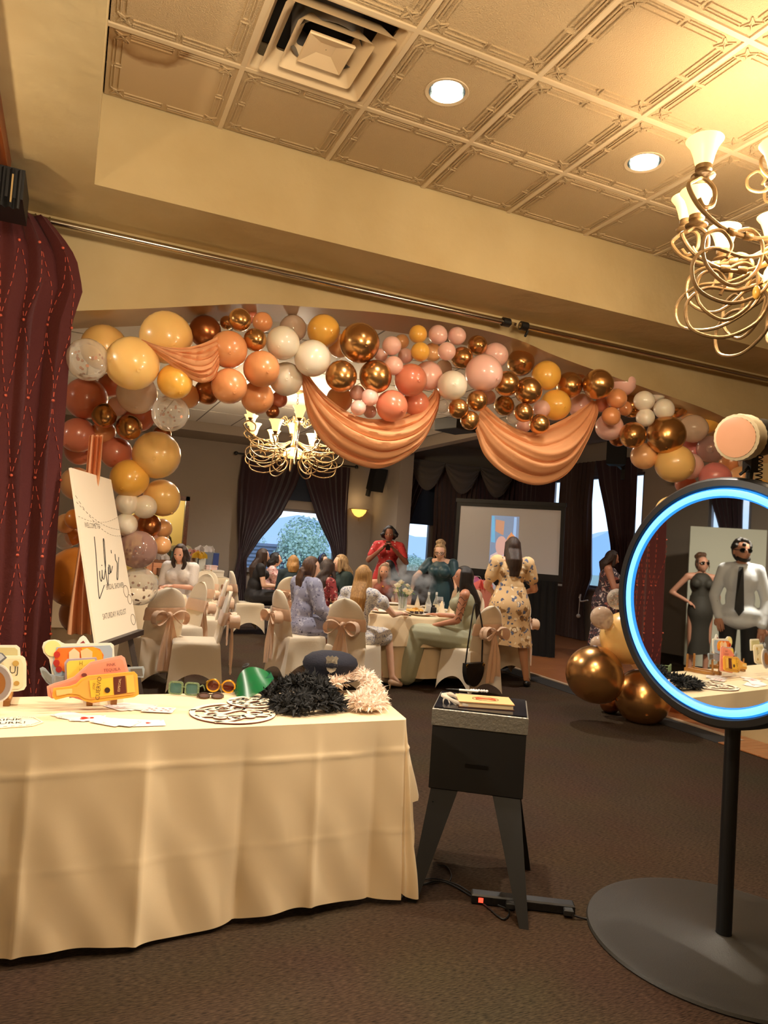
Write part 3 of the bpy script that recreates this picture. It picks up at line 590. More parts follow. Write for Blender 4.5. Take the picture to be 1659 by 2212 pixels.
# ================================================================== FRONT PROP TABLE
CLOTH = M('ivory_tablecloth', (228, 204, 164), .8, bump=(600, .05), sheen=.2)
def front_cloth():
    per = []   # (point on the rim, outward, hem height, flare, crease)
    FL, FR, BR, BLc = np.array([-1.9, 2.74]), np.array([1.40, 2.845]), np.array([1.50, 3.46]), np.array([-1.9, 3.40])
    cre = [(-1.25, 1), (-.62, -1), (-.06, 1), (.33, 1), (.70, -1), (1.00, 1), (1.27, -1)]
    n = 300
    for i in range(n+1):
        t = i/n; p = FL*(1-t)+FR*t; x = p[0]; fold = 0
        for cx, sg in cre: fold += sg*.030*math.exp(-abs(x-cx)/.035)
        fold += .010*math.sin(x*9)+.006*math.sin(x*23+1)
        per.append((p, np.array([.03, -1.]), .035+.012*math.sin(x*7+1)-.02*(1-t), .05+.02*math.sin(x*5), fold))
    for i in range(1, 26):
        t = i/25; a = -math.pi/2+.05+t*(math.pi/2-.2); k = math.sin(math.pi*t)
        per.append((FR+np.array([.012*t, .02*t]), np.array([math.cos(a), math.sin(a)]), .05-.03*k+.34*max(0, t-.62)/.38, .035+.06*k, .018*math.sin(t*math.pi*5)))
    for i in range(1, 41):
        t = i/40; p = (FR+np.array([.012, .02]))*(1-t)+BR*t
        per.append((p, np.array([1., -.16]), .39+.05*math.sin(6*t), .075-.02*t, .02*math.sin(t*17)))
    for i in range(1, 61):
        t = i/60; per.append((BR*(1-t)+BLc*t, np.array([0, 1.]), .36, .04, .02*math.sin(t*60)))
    rows = []; cen = np.array([-.2, 3.15]); N = 64
    for tt in (.0, .5, .93): rows.append([(*(cen*(1-tt)+p*tt), .76) for p, *_ in per])
    for i in range(N+1):
        t = i/N; row = []
        for p, o, hem, fl, cr_ in per:
            z = .757-t*(.757-hem); e = min(1, t*5)
            ridge = .006*math.exp(-abs(z-.625-.004*math.sin(5*p[0]))/.006)+.0012*math.exp(-((z-.30)/.006)**2)
            off = fl*t**1.2+cr_*(.25+.75*t)*e+ridge+.004*math.sin(31*p[0]+17*z)*t
            row.append((p[0]+o[0]*off, p[1]+o[1]*off, z))
        rows.append(row)
    return B().grid(rows, closed_v=True)
t = thing('prop_table', 'long prop table under a floor length ivory cloth in the foreground', 'table', (0, 0, 0))
B().box(-1.85, 1.36, 2.88, 3.40, .725, .75).build('tabletop', M('folding_table_grey', (150, 146, 140), .6), t, smooth=False)
for x in (-1.6, 1.1):
    for y in (2.92, 3.3): B().tube([(x, y, 0), (x, y, .73)], .015).build('leg', BLKM, t)
tc_ = front_cloth().build('tablecloth', CLOTH, smooth=True, ang=75); tag(tc_, 'ivory cloth with ironed creases over the foreground prop table', 'tablecloth')
TZ = .7615
# ---- die-cut paddles (flat printed boards) on wooden stands
def rrect(x0, y0, x1, y1, r, n=4):
    out = []
    for cx, cy_, a0 in ((x1-r, y1-r, 0), (x0+r, y1-r, 1), (x0+r, y0+r, 2), (x1-r, y0+r, 3)):
        for k in range(n+1): a = math.pi/2*(a0+k/n); out.append((cx+r*math.cos(a), cy_+r*math.sin(a)))
    return out
def circ(x, y, rx, ry=None, n=20): return [(x+rx*math.cos(2*math.pi*k/n), y+(ry or rx)*math.sin(2*math.pi*k/n)) for k in range(n)]
def paddle(nm, label, Y, out, col, parts, y_bot=1515, cat='photo prop', lean=.0003):
    Y = Y+(.205 if sum(p[0] for p in out)/len(out) > 80 else .12)
    f = lambda k: (lambda x, y: atY(x, y, Y-k*.0012-.0035*(k > 0)+(y_bot-y)*lean))
    ctr = f(0)(sum(p[0] for p in out)/len(out), y_bot); t = thing(nm, label, cat, ctr, group='die cut photo props')
    def bd(poly, k, th): return B().prism(poly, lambda x, y: f(k)(x, y)-ctr, (0, th, 0))
    bd(out, 0, .006).build('board', M('board_%02x%02x%02x' % col, col, .45), t, smooth=False)
    for i, (pn, poly, c) in enumerate(parts):
        if isinstance(poly, str):
            px_, py_, size, rot_ = c[1]; b = B(); ca, sa = math.cos(rot_), math.sin(rot_)
            text_bm(b, poly, size, lambda x, y, d: Vector(f(i+3)(px_+x*ca+y*sa, py_+x*sa-y*ca)-ctr))
            b.build(pn, M('ink_%02x%02x%02x' % c[0], c[0], .5), t, smooth=False)
        else: bd(poly, i+1, .002).build(pn, M('print_%02x%02x%02x' % c, c, .45), t, smooth=False)
    return t
def poly(s): return [tuple(map(float, p.split(','))) for p in s.split()]
paddle('bottle_paddle', 'bottle shaped photo prop with yellow label at the front of its stand', 2.90,
       poly('115,1487 150,1483 164,1478 176,1466 190,1460 290,1451 297,1458 300,1500 290,1506 200,1518 184,1515 168,1505 148,1505 120,1512 113,1505'), (238, 176, 66), [
       ('bottle_print', poly('120,1490 150,1487 166,1484 178,1471 192,1465 287,1457 293,1463 295,1498 286,1501 196,1511 184,1509 170,1500 148,1499 122,1505'), (226, 168, 76)),
       ('neck_band', poly('121,1491 156,1488 156,1497 122,1503'), (232, 196, 122)), ('bottle_label', poly('193,1470 244,1464 246,1501 197,1507'), (246, 190, 60)),
       ('dark_band', poly('245,1463 270,1460 273,1497 247,1501'), (96, 40, 26)), ('base_print', poly('272,1460 288,1458 292,1495 275,1497'), (240, 190, 84)),
       ('seal', circ(232, 1491, 6, 6), (60, 36, 24)), ('lettering', 'CUERVO', ((66, 40, 24), (213, 1487, 13, -math.pi/2+.1))), ('lettering', 'JOSE', ((66, 40, 24), (203, 1482, 7, -math.pi/2+.1))), ('lettering', 'ESPECIAL', ((226, 190, 140), (258, 1480, 7, -math.pi/2+.1)))])
paddle('bottle_paddle', 'pink bottle shaped photo prop behind the yellow bottle prop', 2.935,
       poly('101,1483 118,1476 140,1470 160,1462 176,1447 196,1430 262,1416 270,1421 281,1462 290,1505 200,1519 150,1505 112,1509 103,1503'), (236, 164, 140), [
       ('bottle_print', poly('108,1485 140,1475 164,1467 180,1451 198,1435 259,1422 265,1426 275,1462 280,1498 200,1512 150,1500 112,1502'), (246, 150, 120)),
       ('lettering', 'PINK', ((120, 70, 60), (240, 1436, 9, -.1))), ('lettering', 'TEQUILA', ((120, 70, 60), (242, 1447, 9, -.1))), ('emblem', circ(182, 1458, 6, 4), (120, 60, 56))])
paddle('tumbler_paddle', 'yellow drink photo prop with lavender rim behind the pink bottle prop', 2.965,
       poly('145,1424 208,1420 212,1430 214,1500 150,1508 141,1480 139,1432'), (176, 160, 176), [
       ('drink_print', poly('149,1428 205,1424 208,1500 153,1502 145,1478 144,1434'), (240, 208, 84)), ('lettering', 'H', ((150, 120, 40), (175, 1433, 12, 0))), ('lettering', '100', ((150, 120, 40), (176, 1447, 8, 0)))])
paddle('goblet_paddle', 'grey wine glass shaped photo prop lying sideways on the stand', 2.985,
       poly('86,1444 92,1441 98,1444 108,1456 130,1462 200,1452 280,1441 310,1440 313,1446 310,1464 280,1462 200,1480 130,1486 112,1484 100,1474 90,1460'), (150, 160, 166), [
       ('stem_print', poly('282,1445 307,1444 309,1460 283,1458'), (96, 92, 84)), ('bowl_print', poly('90,1447 100,1451 112,1463 112,1478 100,1468'), (120, 122, 118))])
paddle('cocktail_paddle', 'orange cocktail photo prop with ice cubes and lemon slice', 3.01,
       poly('133,1388 140,1391 240,1389 246,1394 248,1430 244,1470 130,1480 114,1468 106,1424 103,1420 94,1410 91,1398 94,1388 104,1383 118,1382 128,1384'), (240, 232, 214), [
       ('lemon_slice', circ(114, 1401, 18, 17), (246, 228, 150)), ('glass_print', poly('122,1398 238,1394 243,1402 243,1440 120,1462 112,1440'), (168, 184, 200)),
       ('drink_print', poly('126,1400 200,1397 216,1402 224,1415 222,1432 140,1452 118,1440 118,1410'), (238, 120, 40)), ('drink_glow', poly('176,1400 204,1398 220,1408 222,1426 186,1432'), (246, 168, 36)),
       ('ice_cube', poly('149,1409 160,1400 172,1410 172,1424 160,1430 149,1424'), (252, 214, 176)), ('ice_cube', poly('174,1406 188,1400 200,1408 199,1426 184,1430 176,1422'), (252, 206, 150)),
       ('cherry', circ(123, 1414, 7), (190, 48, 36)), ('cherry', circ(122, 1432, 7), (176, 44, 34)), ('cherry', circ(127, 1446, 7), (166, 40, 32))])
paddle('slice_paddle', 'white pointed photo prop peeking out behind the cocktail prop', 3.04,
       poly('164,1392 172,1378 180,1373 186,1377 196,1392 200,1430 164,1430'), (240, 236, 226), [('print', poly('170,1392 180,1384 186,1392'), (140, 52, 60))])
paddle('card_paddle', 'cream rounded label photo prop with scroll corners at the left table edge', 2.97,
       poly('-40,1417 48,1417 54,1422 57,1434 57,1482 52,1490 40,1493 -40,1500'), (242, 230, 200), [
       ('label_print', poly('-35,1422 44,1422 50,1434 50,1482 40,1488 -35,1494'), (236, 222, 184)), ('lettering', 'UJ', ((70, 62, 50), (30, 1448, 22, .05))), ('scroll', circ(34, 1433, 7, 6), (196, 160, 84)), ('scroll', circ(36, 1476, 6, 5), (190, 150, 76))])
paddle('glass_paddle', 'pale green tumbler photo prop behind the cream label prop', 3.0, poly('-40,1394 36,1394 43,1400 46,1440 -40,1440'), (242, 234, 212), [('glass_print', poly('-36,1399 32,1399 38,1404 39,1440 -36,1440'), (206, 196, 146))])
paddle('ring_paddle', 'diamond ring shaped photo prop at the left table edge', 2.94,
       circ(-8, 1476, 36, 42, 28), (236, 230, 220), [('ring_print', circ(-8, 1476, 32, 38, 28), (150, 138, 136)), ('ring_hole', circ(-8, 1476, 20, 26, 24), (150, 96, 44)), ('diamond', poly('-20,1424 -8,1408 6,1411 15,1421 -2,1436'), (110, 112, 122)), ('facet', poly('-12,1414 2,1412 10,1420 0,1428'), (196, 200, 206))])
EASW = M('easel_pine', (186, 132, 66), .55, vary=(8, (150, 98, 44), .3, .7))
def prop_stand(cx, label, cyy=3.1):
    t = thing('prop_stand', label, 'stand', (cx, cyy, TZ), group='wooden prop stands')
    for dx in (-.058, .036):
        B().box(dx-.012, dx+.012, -.045, .17, 0, .022).build('rail', EASW, t, smooth=False)
        b = B(); b.hexa([(dx-.006, -.038, .022), (dx+.006, -.038, .022), (dx+.006, -.026, .022), (dx-.006, -.026, .022), (dx-.003, -.036, .095), (dx+.003, -.036, .095), (dx+.003, -.030, .095), (dx-.003, -.030, .095)]); b.build('peg', EASW, t, smooth=False)
        B().box(dx-.005, dx+.005, .15, .162, .022, .12).build('back_post', EASW, t, smooth=False)
    B().box(-.06, .04, .145, .16, .004, .02).build('cross_bar', EASW, t, smooth=False)
P_ = atZ(222, 1522, TZ); prop_stand(P_[0]+.006, 'small wooden prop stand under the bottle shaped props', P_[1]+.03); P_ = atZ(-8, 1524, TZ); prop_stand(P_[0], 'small wooden prop stand under the ring shaped prop', P_[1]+.03)
# ---- flat hexagonal sign, cards
def flat(nm, label, cat, pts, z, th, mat, group=None):
    P = [atZ(x, y, z) for x, y in pts]; c = sum(P)/len(P); t = thing(nm, label, cat, (c[0], c[1], z), group=group)
    B().prism([(p[0]-c[0], p[1]-c[1]) for p in P], lambda a, b_: (a, b_, 0), (0, 0, th)).build('board' if nm != 'playing_card' else 'card', mat, t, smooth=False); return t, c
INK = M('black_ink', (28, 24, 22), .6); CARDW = M('card_stock', (236, 230, 226), .4)
t, c = flat('table_sign', 'white hexagonal word sign lying flat at the left table edge', 'sign', [(-60, 1558), (40, 1549), (75, 1550), (94, 1561), (70, 1569), (-60, 1578)], TZ, .003, M('sign_white', (240, 228, 206), .5))
b = B()
for k, (tx, yy) in enumerate((('DRINK', .035), ('LURK!', -.025))): text_bm(b, tx, .04, lambda x, y, d, yy=yy, k=k: Vector((x-.03+.02*k, (y+yy*.8), .0038)))
b.build('lettering', INK, t, smooth=False)
b = B(); R0 = [((p_[0]-c[0])*.9, (p_[1]-c[1])*.86) for p_ in [atZ(x, y, TZ) for x, y in [(-60, 1558), (40, 1549), (75, 1550), (94, 1561), (70, 1569), (-60, 1578)]]]
for (x0, y0), (x1, y1) in zip(R0, R0[1:]+R0[:1]):
    for k in range(7): b.bar((x0+(x1-x0)*(k+.1)/7, y0+(y1-y0)*(k+.1)/7, .0035), (x0+(x1-x0)*(k+.6)/7, y0+(y1-y0)*(k+.6)/7, .0035), .003, .0006)
b.build('dashed_border', M('tan_ink', (170, 140, 90), .6), t, smooth=False)
RED = M('red_ink', (196, 42, 34), .5)
dia = lambda x, y, s=.006: [(x, y+s*1.3), (x-s, y), (x, y-s*1.3), (x+s, y)]
def heart(x, y, s): return [(x+s*.06*16*math.sin(a)**3, y+s*.06*(13*math.cos(a)-5*math.cos(2*a)-2*math.cos(3*a)-math.cos(4*a))) for a in [2*math.pi*k/20 for k in range(20)]]
def card(px_, py_, rz, k, label, pips=(), txt=None):
    P = atZ(px_, py_, TZ+.0008*k); t = thing('playing_card', label, 'card', P, rz, 'oversized playing cards on the prop table')
    B().prism(rrect(-.045, -.062, .045, .062, .006), lambda a, b_: (a, b_, 0), (0, 0, .0006)).build('card', CARDW, t, smooth=False)
    if pips:
        b = B()
        for q in pips: b.prism(q, lambda a, b_: (a, b_, .0007), (0, 0, .0002))
        b.build('pips', RED, t, smooth=False)
    if txt: b = B(); [text_bm(b, txt, .016, lambda x, y, d, s=s: Vector((s*(x-.035), s*(y+.05), .0008))) for s in (1, -1)]; b.build('lettering', RED, t, smooth=False)
q10 = [dia(x, y) for x in (-.018, .018) for y in (-.042, -.014, .014, .042)]+[dia(0, .028), dia(0, -.028)]
for i, (x, y, rz, lab, pp, tx) in enumerate([
    (262, 1527, .55, 'lowest card fanned out under the ten of diamonds', (), '6'), (275, 1526, .75, 'second card fanned out under the ten of diamonds', (), '7'), (288, 1526, .95, 'third card fanned out under the ten of diamonds', (), '8'), (302, 1526, 1.1, 'card right under the ten of diamonds', (), '9'),
    (343, 1533, 1.25, 'ten of diamonds playing card on top of its fan', q10, '10'),
    (152, 1546, .7, 'lowest card under the red picture card', (), 'J'), (168, 1549, .9, 'card right under the red picture card', (), 'Q'), (190, 1551, 1.45, 'playing card with a red picture on top of the left pile', [heart(-.004, .012, .022), circ(0, -.014, .012, .008)], 'K'),
    (238, 1559, .8, 'lowest card fanned out under the ace of hearts', (), '5'), (262, 1560, 1.0, 'second card fanned out under the ace of hearts', (), '4'), (285, 1560, 1.25, 'card right under the ace of hearts', (), '3'), (320, 1562, 1.55, 'ace of hearts playing card nearest the front edge', [heart(0, 0, .013)], 'A')]): card(x, y, rz-1.571*0, (i % 5)+1, lab, pp, tx)
# ---- sunglasses
def sunglasses(px_, py_, rz, label, shape, fm, lm, tip=False, wd=.068, flatz=False):
    P = atZ(px_, py_, TZ); t = thing('sunglasses', label, 'sunglasses', P, rz, 'sunglasses on the prop table'); hz = .033
    if flatz: t.rotation_euler = (-1.25, 0, rz)
    for s in (-1, 1):
        pl = shape(s*wd/2*1.08, hz); n = len(pl); cx = s*wd*.54
        ins = [((x-cx)*.78+cx, (z-hz)*.78+hz) for x, z in pl]
        b = B(); b.grid([[(x, y, z) for x, z in q] for q, y in ((pl, -.003), (pl, .004), (ins, .004), (ins, -.003), (pl, -.003))], closed_v=True); b.build('rim', fm, t)
        B().prism(ins, lambda x, z: (x, -.0005, z), (0, .002, 0)).build('lens', lm, t, smooth=False)
        B().tube(smoothpath([(s*wd*1.04, .003, hz+.012), (s*wd*1.06, .05, hz+.01), (s*wd*1.0, .10, hz*.6), (s*wd*.96, .125, .004)], 4), .003, 6).build('temple', fm, t)
    B().tube([(-.008, 0, hz+.004), (0, -.003, hz+.008), (.008, 0, hz+.004)], .003, 6).build('bridge', fm, t)
def lensmat(n, c, a): return clear_mat(n, c, a)
sq = lambda cx, hz: rrect(cx-.033, hz-.03, cx+.033, hz+.03, .014)
rd = lambda cx, hz: circ(cx, hz, .034, .031, 20)
GRN = M('jewelled_green', (128, 150, 104), .35, bump=(160, 1.)); GOLDM = M('gold_frame', (226, 172, 60), .25, .9)
sunglasses(396, 1503, -.42, 'green square sunglasses with beaded rims', sq, GRN, lensmat('teal_lens', (60, 120, 120), .6)); sunglasses(476, 1497, -.45, 'round gold rimmed sunglasses with amber lenses', rd, GOLDM, lensmat('amber_lens', (96, 34, 20), .8))
sunglasses(455, 1511, -.15, 'small brown sunglasses lying flat before the gold pair', lambda cx, hz: circ(cx, hz, .028, .024, 16), M('bronze_wire', (90, 66, 48), .3, .8), M('brown_lens', (92, 68, 58), .2), wd=.055, flatz=True)
# ---- green visor
GV = clear_mat('green_visor_plastic', (8, 104, 54), .78); GV.node_tree.nodes['Principled BSDF'].inputs['Coat Weight'].default_value = 0; GV.node_tree.nodes['Principled BSDF'].inputs['Roughness'].default_value = .3; P = atZ(560, 1504, TZ); t = thing('dealer_visor', 'translucent green dealer visor standing behind the black boa', 'hat', (P[0], P[1]+.03, TZ+.012), rot=(.25, -.5, -.35))
rows = []
for i in range(9):
    v = i/8; rows.append([(.092*math.cos(a)*(1+.0*v), -.02-.085*math.sin(a)*v*1.15+.03*(1-v), .03+.10*(1-v)*math.sin(a)**.8*(.4+.6*math.sin(a))+.012*v) for a in [math.pi*(.02+.96*k/24) for k in range(25)]])
B().grid(rows).build('brim', GV, t, ang=80)
b = B(); b.grid([[(.096*math.cos(a), .10*math.sin(a)*.6+.0, z+.03) for a in [math.pi*2*k/30 for k in range(31)]] for z in (0, .035)]); b.build('headband', M('green_band', (16, 92, 62), .6), t, ang=80)
B().ell((0, .03, .135), (.02, .02, .008)).build('button', BLACK, t)
# ---- police cap with badge
NAVY = M('navy_wool', (24, 26, 42), .85, bump=(120, .2)); SIL = M('silver_badge', (206, 204, 196), .3, .8, bump=(60, .3))
P = atZ(716, 1496, TZ); t = thing('officer_cap', 'navy officer cap with silver badge behind the feather boas', 'hat', (P[0]+.02, P[1]+.10, TZ+.055), -.3); t.scale = (1.1, 1.1, 1.1)
b = B(); b.lathe([(.10, .0), (.112, .03), (.126, .05), (.129, .066), (.12, .09), (.088, .112), (.045, .122), (.001, .124)], 32); b.xf(Matrix.Rotation(math.radians(-7), 4, 'X')); b.build('crown', NAVY, t)
B().lathe([(.0905, .012), (.0925, .012), (.0925, .04), (.0905, .04)], 32).build('hatband', M('black_braid', (14, 14, 16), .4), t)
rows = [[((.088+.058*v)*math.sin(a), -(.086+.062*v)*math.cos(a), .012-.026*v*math.cos(a)+.01) for a in [math.radians(-62+124*k/16) for k in range(17)]] for v in (0, .5, 1)]; B().grid(rows).build('peak', M('patent_black', (12, 12, 14), .12), t, ang=80)
bp = [(0, -.036), (.018, -.024), (.026, -.002), (.024, .022), (.029, .033), (.018, .042), (.008, .037), (0, .044), (-.008, .037), (-.018, .042), (-.029, .033), (-.024, .022), (-.026, -.002), (-.018, -.024)]
b = B(); b.prism(bp, lambda x, z: (x, -.117-.16*z*.3, .075+z), (0, .005, 0)); bo = b.build('badge', SIL, t, smooth=False)
b = B(); [text_bm(b, tx, .011, lambda x, y, d, zz=zz: Vector((x, -.1185-.16*(y+zz)*.3, .075+y+zz))) for tx, zz in (('SPECIAL', .014), ('POLICE', .002), ('OFFICER', -.012))]; b.build('lettering', M('badge_ink', (90, 88, 84), .5), bo, smooth=False)
# ---- feather boas
def boa(nm, label, pts, mat, n, ln_, seed):
    r_ = np.random.default_rng(seed); P = [np.array(atZ(x, y, TZ))+np.array([0, 0, z]) for x, y, z in pts]; c = P[0].copy(); c[2] = TZ; path = smoothpath([p-c for p in P], 10)
    t = thing(nm, label, 'feather boa', c); B().tube([tuple(p) for p in path], .022, 8).build('core', mat, t)
    b = B()
    for i in range(n):
        p = path[r_.integers(len(path))]; d = r_.normal(size=3); d[2] = abs(d[2])*1.0-.15; d /= np.linalg.norm(d); L_ = ln_*(.6+.7*r_.random()); u = np.cross(d, r_.normal(size=3)); u /= np.linalg.norm(u)
        cv = np.cross(d, u)*L_*.35*r_.normal(); pr = []; wd = L_*(.07+.06*r_.random())
        for k in range(5):
            s = k/4; q = p+d*L_*s+cv*s*s-np.array([0, 0, .25*L_*s*s]); q[2] = max(q[2], .002+.004*r_.random()); w_ = wd*math.sin(math.pi*(.12+.86*s)); pr.append((q-u*w_, q+u*w_))
        b.grid([[tuple(a_), tuple(c_)] for a_, c_ in pr])
    b.build('feathers', mat, t, kind='stuff'); return t
BF = M('black_feather', (9, 9, 10), .8, sheen=.1); WF = M('white_feather', (244, 226, 210), .85, tl=.25)
boa('feather_boa', 'black feather boa heaped on the prop table', [(575, 1512, .02), (610, 1505, .05), (660, 1498, .07), (700, 1512, .06), (655, 1530, .05), (600, 1535, .03), (640, 1545, .03), (700, 1540, .04), (725, 1535, .03), (690, 1525, .08), (630, 1518, .08)], BF, 3600, .052, 1)
boa('feather_boa', 'white feather boa heaped at the right table end', [(715, 1500, .05), (745, 1495, .07), (770, 1492, .09), (800, 1508, .08), (790, 1528, .05), (765, 1535, .04), (800, 1540, .03), (820, 1528, .04), (785, 1512, .11)], WF, 3000, .048, 2)
# ---- laser-cut wooden discs
LC = M('white_cut_wood', (240, 226, 198), .5); LCE = M('burnt_edge', (84, 26, 14), .7)
def cut_disc(px_, py_, r, k, label):
    P = atZ(px_, py_, TZ); t = thing('cut_wood_disc', label, 'ornament', (P[0], P[1], TZ+.006*k), .2); b = B(); be = B()
    def strip(pts, w_, closed=False):
        pts = [np.array(p) for p in pts]; n = len(pts); L_ = []; R_ = []
        for i in range(n):
            d = pts[(i+1) % n if closed else min(i+1, n-1)]-pts[i-1 if (closed or i) else 0]; d = d/(np.linalg.norm(d)+1e-9); nn = np.array([-d[1], d[0]]); L_.append(pts[i]+nn*w_); R_.append(pts[i]-nn*w_)
        for bb, za, zb in ((be, 0, .0045), (b, .0045, .006)): bb.grid([[(*q, za) for q in L_], [(*q, zb) for q in L_], [(*q, zb) for q in R_], [(*q, za) for q in R_]], closed_u=True, closed_v=closed)
    strip([(r*math.cos(a), r*math.sin(a)) for a in [2*math.pi*i/48 for i in range(48)]], .011, True)
    r_ = np.random.default_rng(k+5)
    for yy in (-.62, -.28, .06, .40, .70):
        x0 = -math.sqrt(1-yy*yy)*r; strip([(x, yy*r+.13*r*math.sin(9/r*.1*x*3+yy*9)+.04*r*math.sin(30*x)) for x in np.linspace(x0, -x0, 26)], .0085)
    for i in range(9):
        a = 2*math.pi*i/9+.3; q = np.array([.55*r*math.cos(a), .5*r*math.sin(a)]); strip([q+np.array([.2*r*math.cos(s)*(1-s/14), .2*r*math.sin(s)*(1-s/14)]) for s in np.linspace(0, 5.4, 16)], .007)
    be.build('burnt_edge', LCE, t, smooth=False); b.build('cut_lettering', LC, t, smooth=False)
cut_disc(503, 1542, .165, 0, 'round laser cut white wood disc before the black boa'); cut_disc(545, 1521, .10, 1, 'small laser cut white piece half under the black boa')
# ================================================================== WELCOME SIGN ON EASEL
k_ = 1.0; TL, BL_, BR_ = atD(153, 1010, 3.80*k_), atD(208, 1390, 3.62*k_), atD(297, 1360, 4.17*k_); _n = np.cross(BR_-BL_, TL-BL_); _d = ray(240, 1036); TR = CAM+_d*(((BL_-CAM) @ _n)/(_d @ _n))
sc = (BL_+BR_)/2; sc = np.array([sc[0], sc[1], 0])
def sg(u, v, d=0.):
    p = (BL_*(1-u)+BR_*u)*(1-v)+(TL*(1-u)+TR*u)*v; nn = np.cross(BR_-BL_, TL-BL_); nn /= np.linalg.norm(nn); return Vector(p+nn*d-sc)
t = thing('welcome_sign', 'tall white welcome sign with script lettering on a dark easel', 'sign', sc)
SGW = M('sign_board_white', (236, 222, 200), .5)
b = B(); b.hexa([sg(0, 0, -.012), sg(1, 0, -.012), sg(1, 0), sg(0, 0), sg(0, 1, -.012), sg(1, 1, -.012), sg(1, 1), sg(0, 1)]); b.build('board', SGW, t, smooth=False)
W_, H_ = np.linalg.norm(BR_-BL_), np.linalg.norm(TL-BL_)
def stext(tx, u, v, size, sx=1.): b = B(); text_bm(b, tx, size, lambda x, y, d: sg(u+x/W_, v+y/H_, .0005), sx=sx); b.build('lettering', M('grey_ink', (96, 86, 74), .7), t, smooth=False)
stext('WELCOME TO', .30, .665, .042, .72); stext('BRIDAL SHOWER', .62, .295, .044, .72); stext('SATURDAY AUGUST', .5, .13, .044, .78)
def stroke(pts, r=.0035): return smoothpath([sg(u, v, .0006) for u, v in pts], 6)
b = B()
for s in ([(.30, .60), (.285, .53), (.25, .42), (.21, .30), (.20, .24), (.235, .25), (.36, .31)], [(.30, .395), (.285, .35), (.31, .335), (.345, .375), (.36, .40), (.345, .36), (.37, .345), (.41, .375)], [(.375, .43), (.37, .425)],
          [(.41, .375), (.47, .44), (.52, .57), (.505, .585), (.47, .5), (.44, .38), (.44, .31), (.46, .32), (.52, .415)], [(.545, .43), (.52, .40), (.51, .375), (.54, .38), (.565, .425), (.56, .38), (.60, .40), (.63, .42)], [(.66, .52), (.655, .50)], [(.745, .495), (.735, .46), (.76, .44), (.745, .41), (.70, .36), (.69, .335), (.72, .345), (.78, .42), (.83, .475)]):
    b.tube([tuple(q) for q in stroke(s)], .0026, 5)
b.build('script_lettering', INK, t)
b = B()
for f_ in (lambda u: .80-.30*u+.16*u*u, lambda u: .715-.12*u+.15*u*u-.0*u, lambda u: .84-.52*u+.30*u*u):
    for k in range(16): b.bar(sg(k/16+.01, f_(k/16+.01), .0004), sg(k/16+.042, f_(k/16+.042), .0004), .003, .001)
b.build('light_string_print', M('print_brown', (110, 92, 72), .7), t, smooth=False)
b = B()
for u, v, r in ((.87, .255, .055), (.93, .20, .045), (.93, .07, .05)): b.tube([sg(u+r*math.cos(a)/W_*W_*1.1, v+r*.68*math.sin(a), .0004) for a in [2*math.pi*k/20 for k in range(21)]], .0018, 4)
b.build('ring_print', M('print_brown', (110, 92, 72), .7), t)
EAS = M('dark_easel_wood', (44, 30, 24), .5)
eb = B(); eb.bar(sg(-.02, -.02, .01), sg(1.02, -.02, .01), .04, .03); eb.build('ledge', EAS, t, smooth=False)
for u, dv in ((.12, -.0), (.88, .0)):
    p, q = sg(u+.15*(.5-u), .9, -.03), sg(u, 0, -.025); d = (q-p); f_ = q+d*((q.z)/max(1e-6, -d.z)); B().bar(p, f_, .028).build('leg', EAS, t, smooth=False)
p = sg(.5, .85, -.04); B().bar(p, Vector((p.x+.25, p.y+.32, 0)), .028).build('leg', EAS, t, smooth=False)
# ================================================================== PRINTER PEDESTAL
t = thing('printer_pedestal', 'black box pedestal with silver band on splayed legs beside the prop table', 'pedestal', (1.82, 2.91, 0), math.radians(-33.5))
def bbox(x0, x1, y0, y1, z0, z1, bv=.004):
    b = B(); k = bv; 
    def sqz(i, z): return [(x0+i, y0+i, z), (x1-i, y0+i, z), (x1-i, y1-i, z), (x0+i, y1-i, z)]
    b.grid([sqz(k, z0), sqz(0, z0+k), sqz(0, z1-k), sqz(k, z1)], closed_v=True); n = len(b.v)
    b.f += [(3, 2, 1, 0), (n-4, n-3, n-2, n-1)]; b.mi += [0, 0]; return b
bbox(-.205, .205, -.19, .19, .45, .725).build('cabinet', M('satin_black', (14, 13, 13), .6), t, smooth=False); bbox(-.21, .21, -.195, .195, .725, .80, .003).build('silver_band', M('hammered_silver', (150, 148, 140), .4, .6, bump=(90, .3)), t, smooth=False)
B().box(-.203, .203, -.188, .188, .80, .806).build('glass_top', M('smoked_glass', (34, 34, 40), .08, spec=.8), t, smooth=False)
B().box(-.05, .05, -.193, -.189, .56, .575).build('print_slot', M('slot', (6, 6, 6), .3), t, smooth=False)
for s in (-1, 1):
    b = B(); xa, xb = s*.075, s*.195; fa, fb = s*.215, s*.252
    yf = -.30 if s < 0 else -.375; b.hexa([(fa, yf, 0), (fb, yf, 0), (fb, yf+.045, 0), (fa, yf+.045, 0), (xa, -.185, .452), (xb, -.185, .452), (xb, -.10, .452), (xa, -.10, .452)]); b.build('leg', M('satin_black', (14, 13, 13), .6), t, smooth=False); b = B(); yf = .33 if s < 0 else .235; fa, fb = s*.24, s*.275; b.hexa([(fa, yf-.04, 0), (fb, yf-.04, 0), (fb, yf, 0), (fa, yf, 0), (s*.10, .10, .452), (s*.19, .10, .452), (s*.19, .18, .452), (s*.10, .18, .452)]); b.build('leg', M('satin_black', (14, 13, 13), .6), t, smooth=False)
def onped(px_, py_, z=.807): return atZ(px_, py_, z)
P = onped(1046, 1514, .825); t = thing('guest_book', 'tan guest book with a bow tie cut-out lying on the black pedestal', 'book', (P[0], P[1], .807), math.radians(-24))
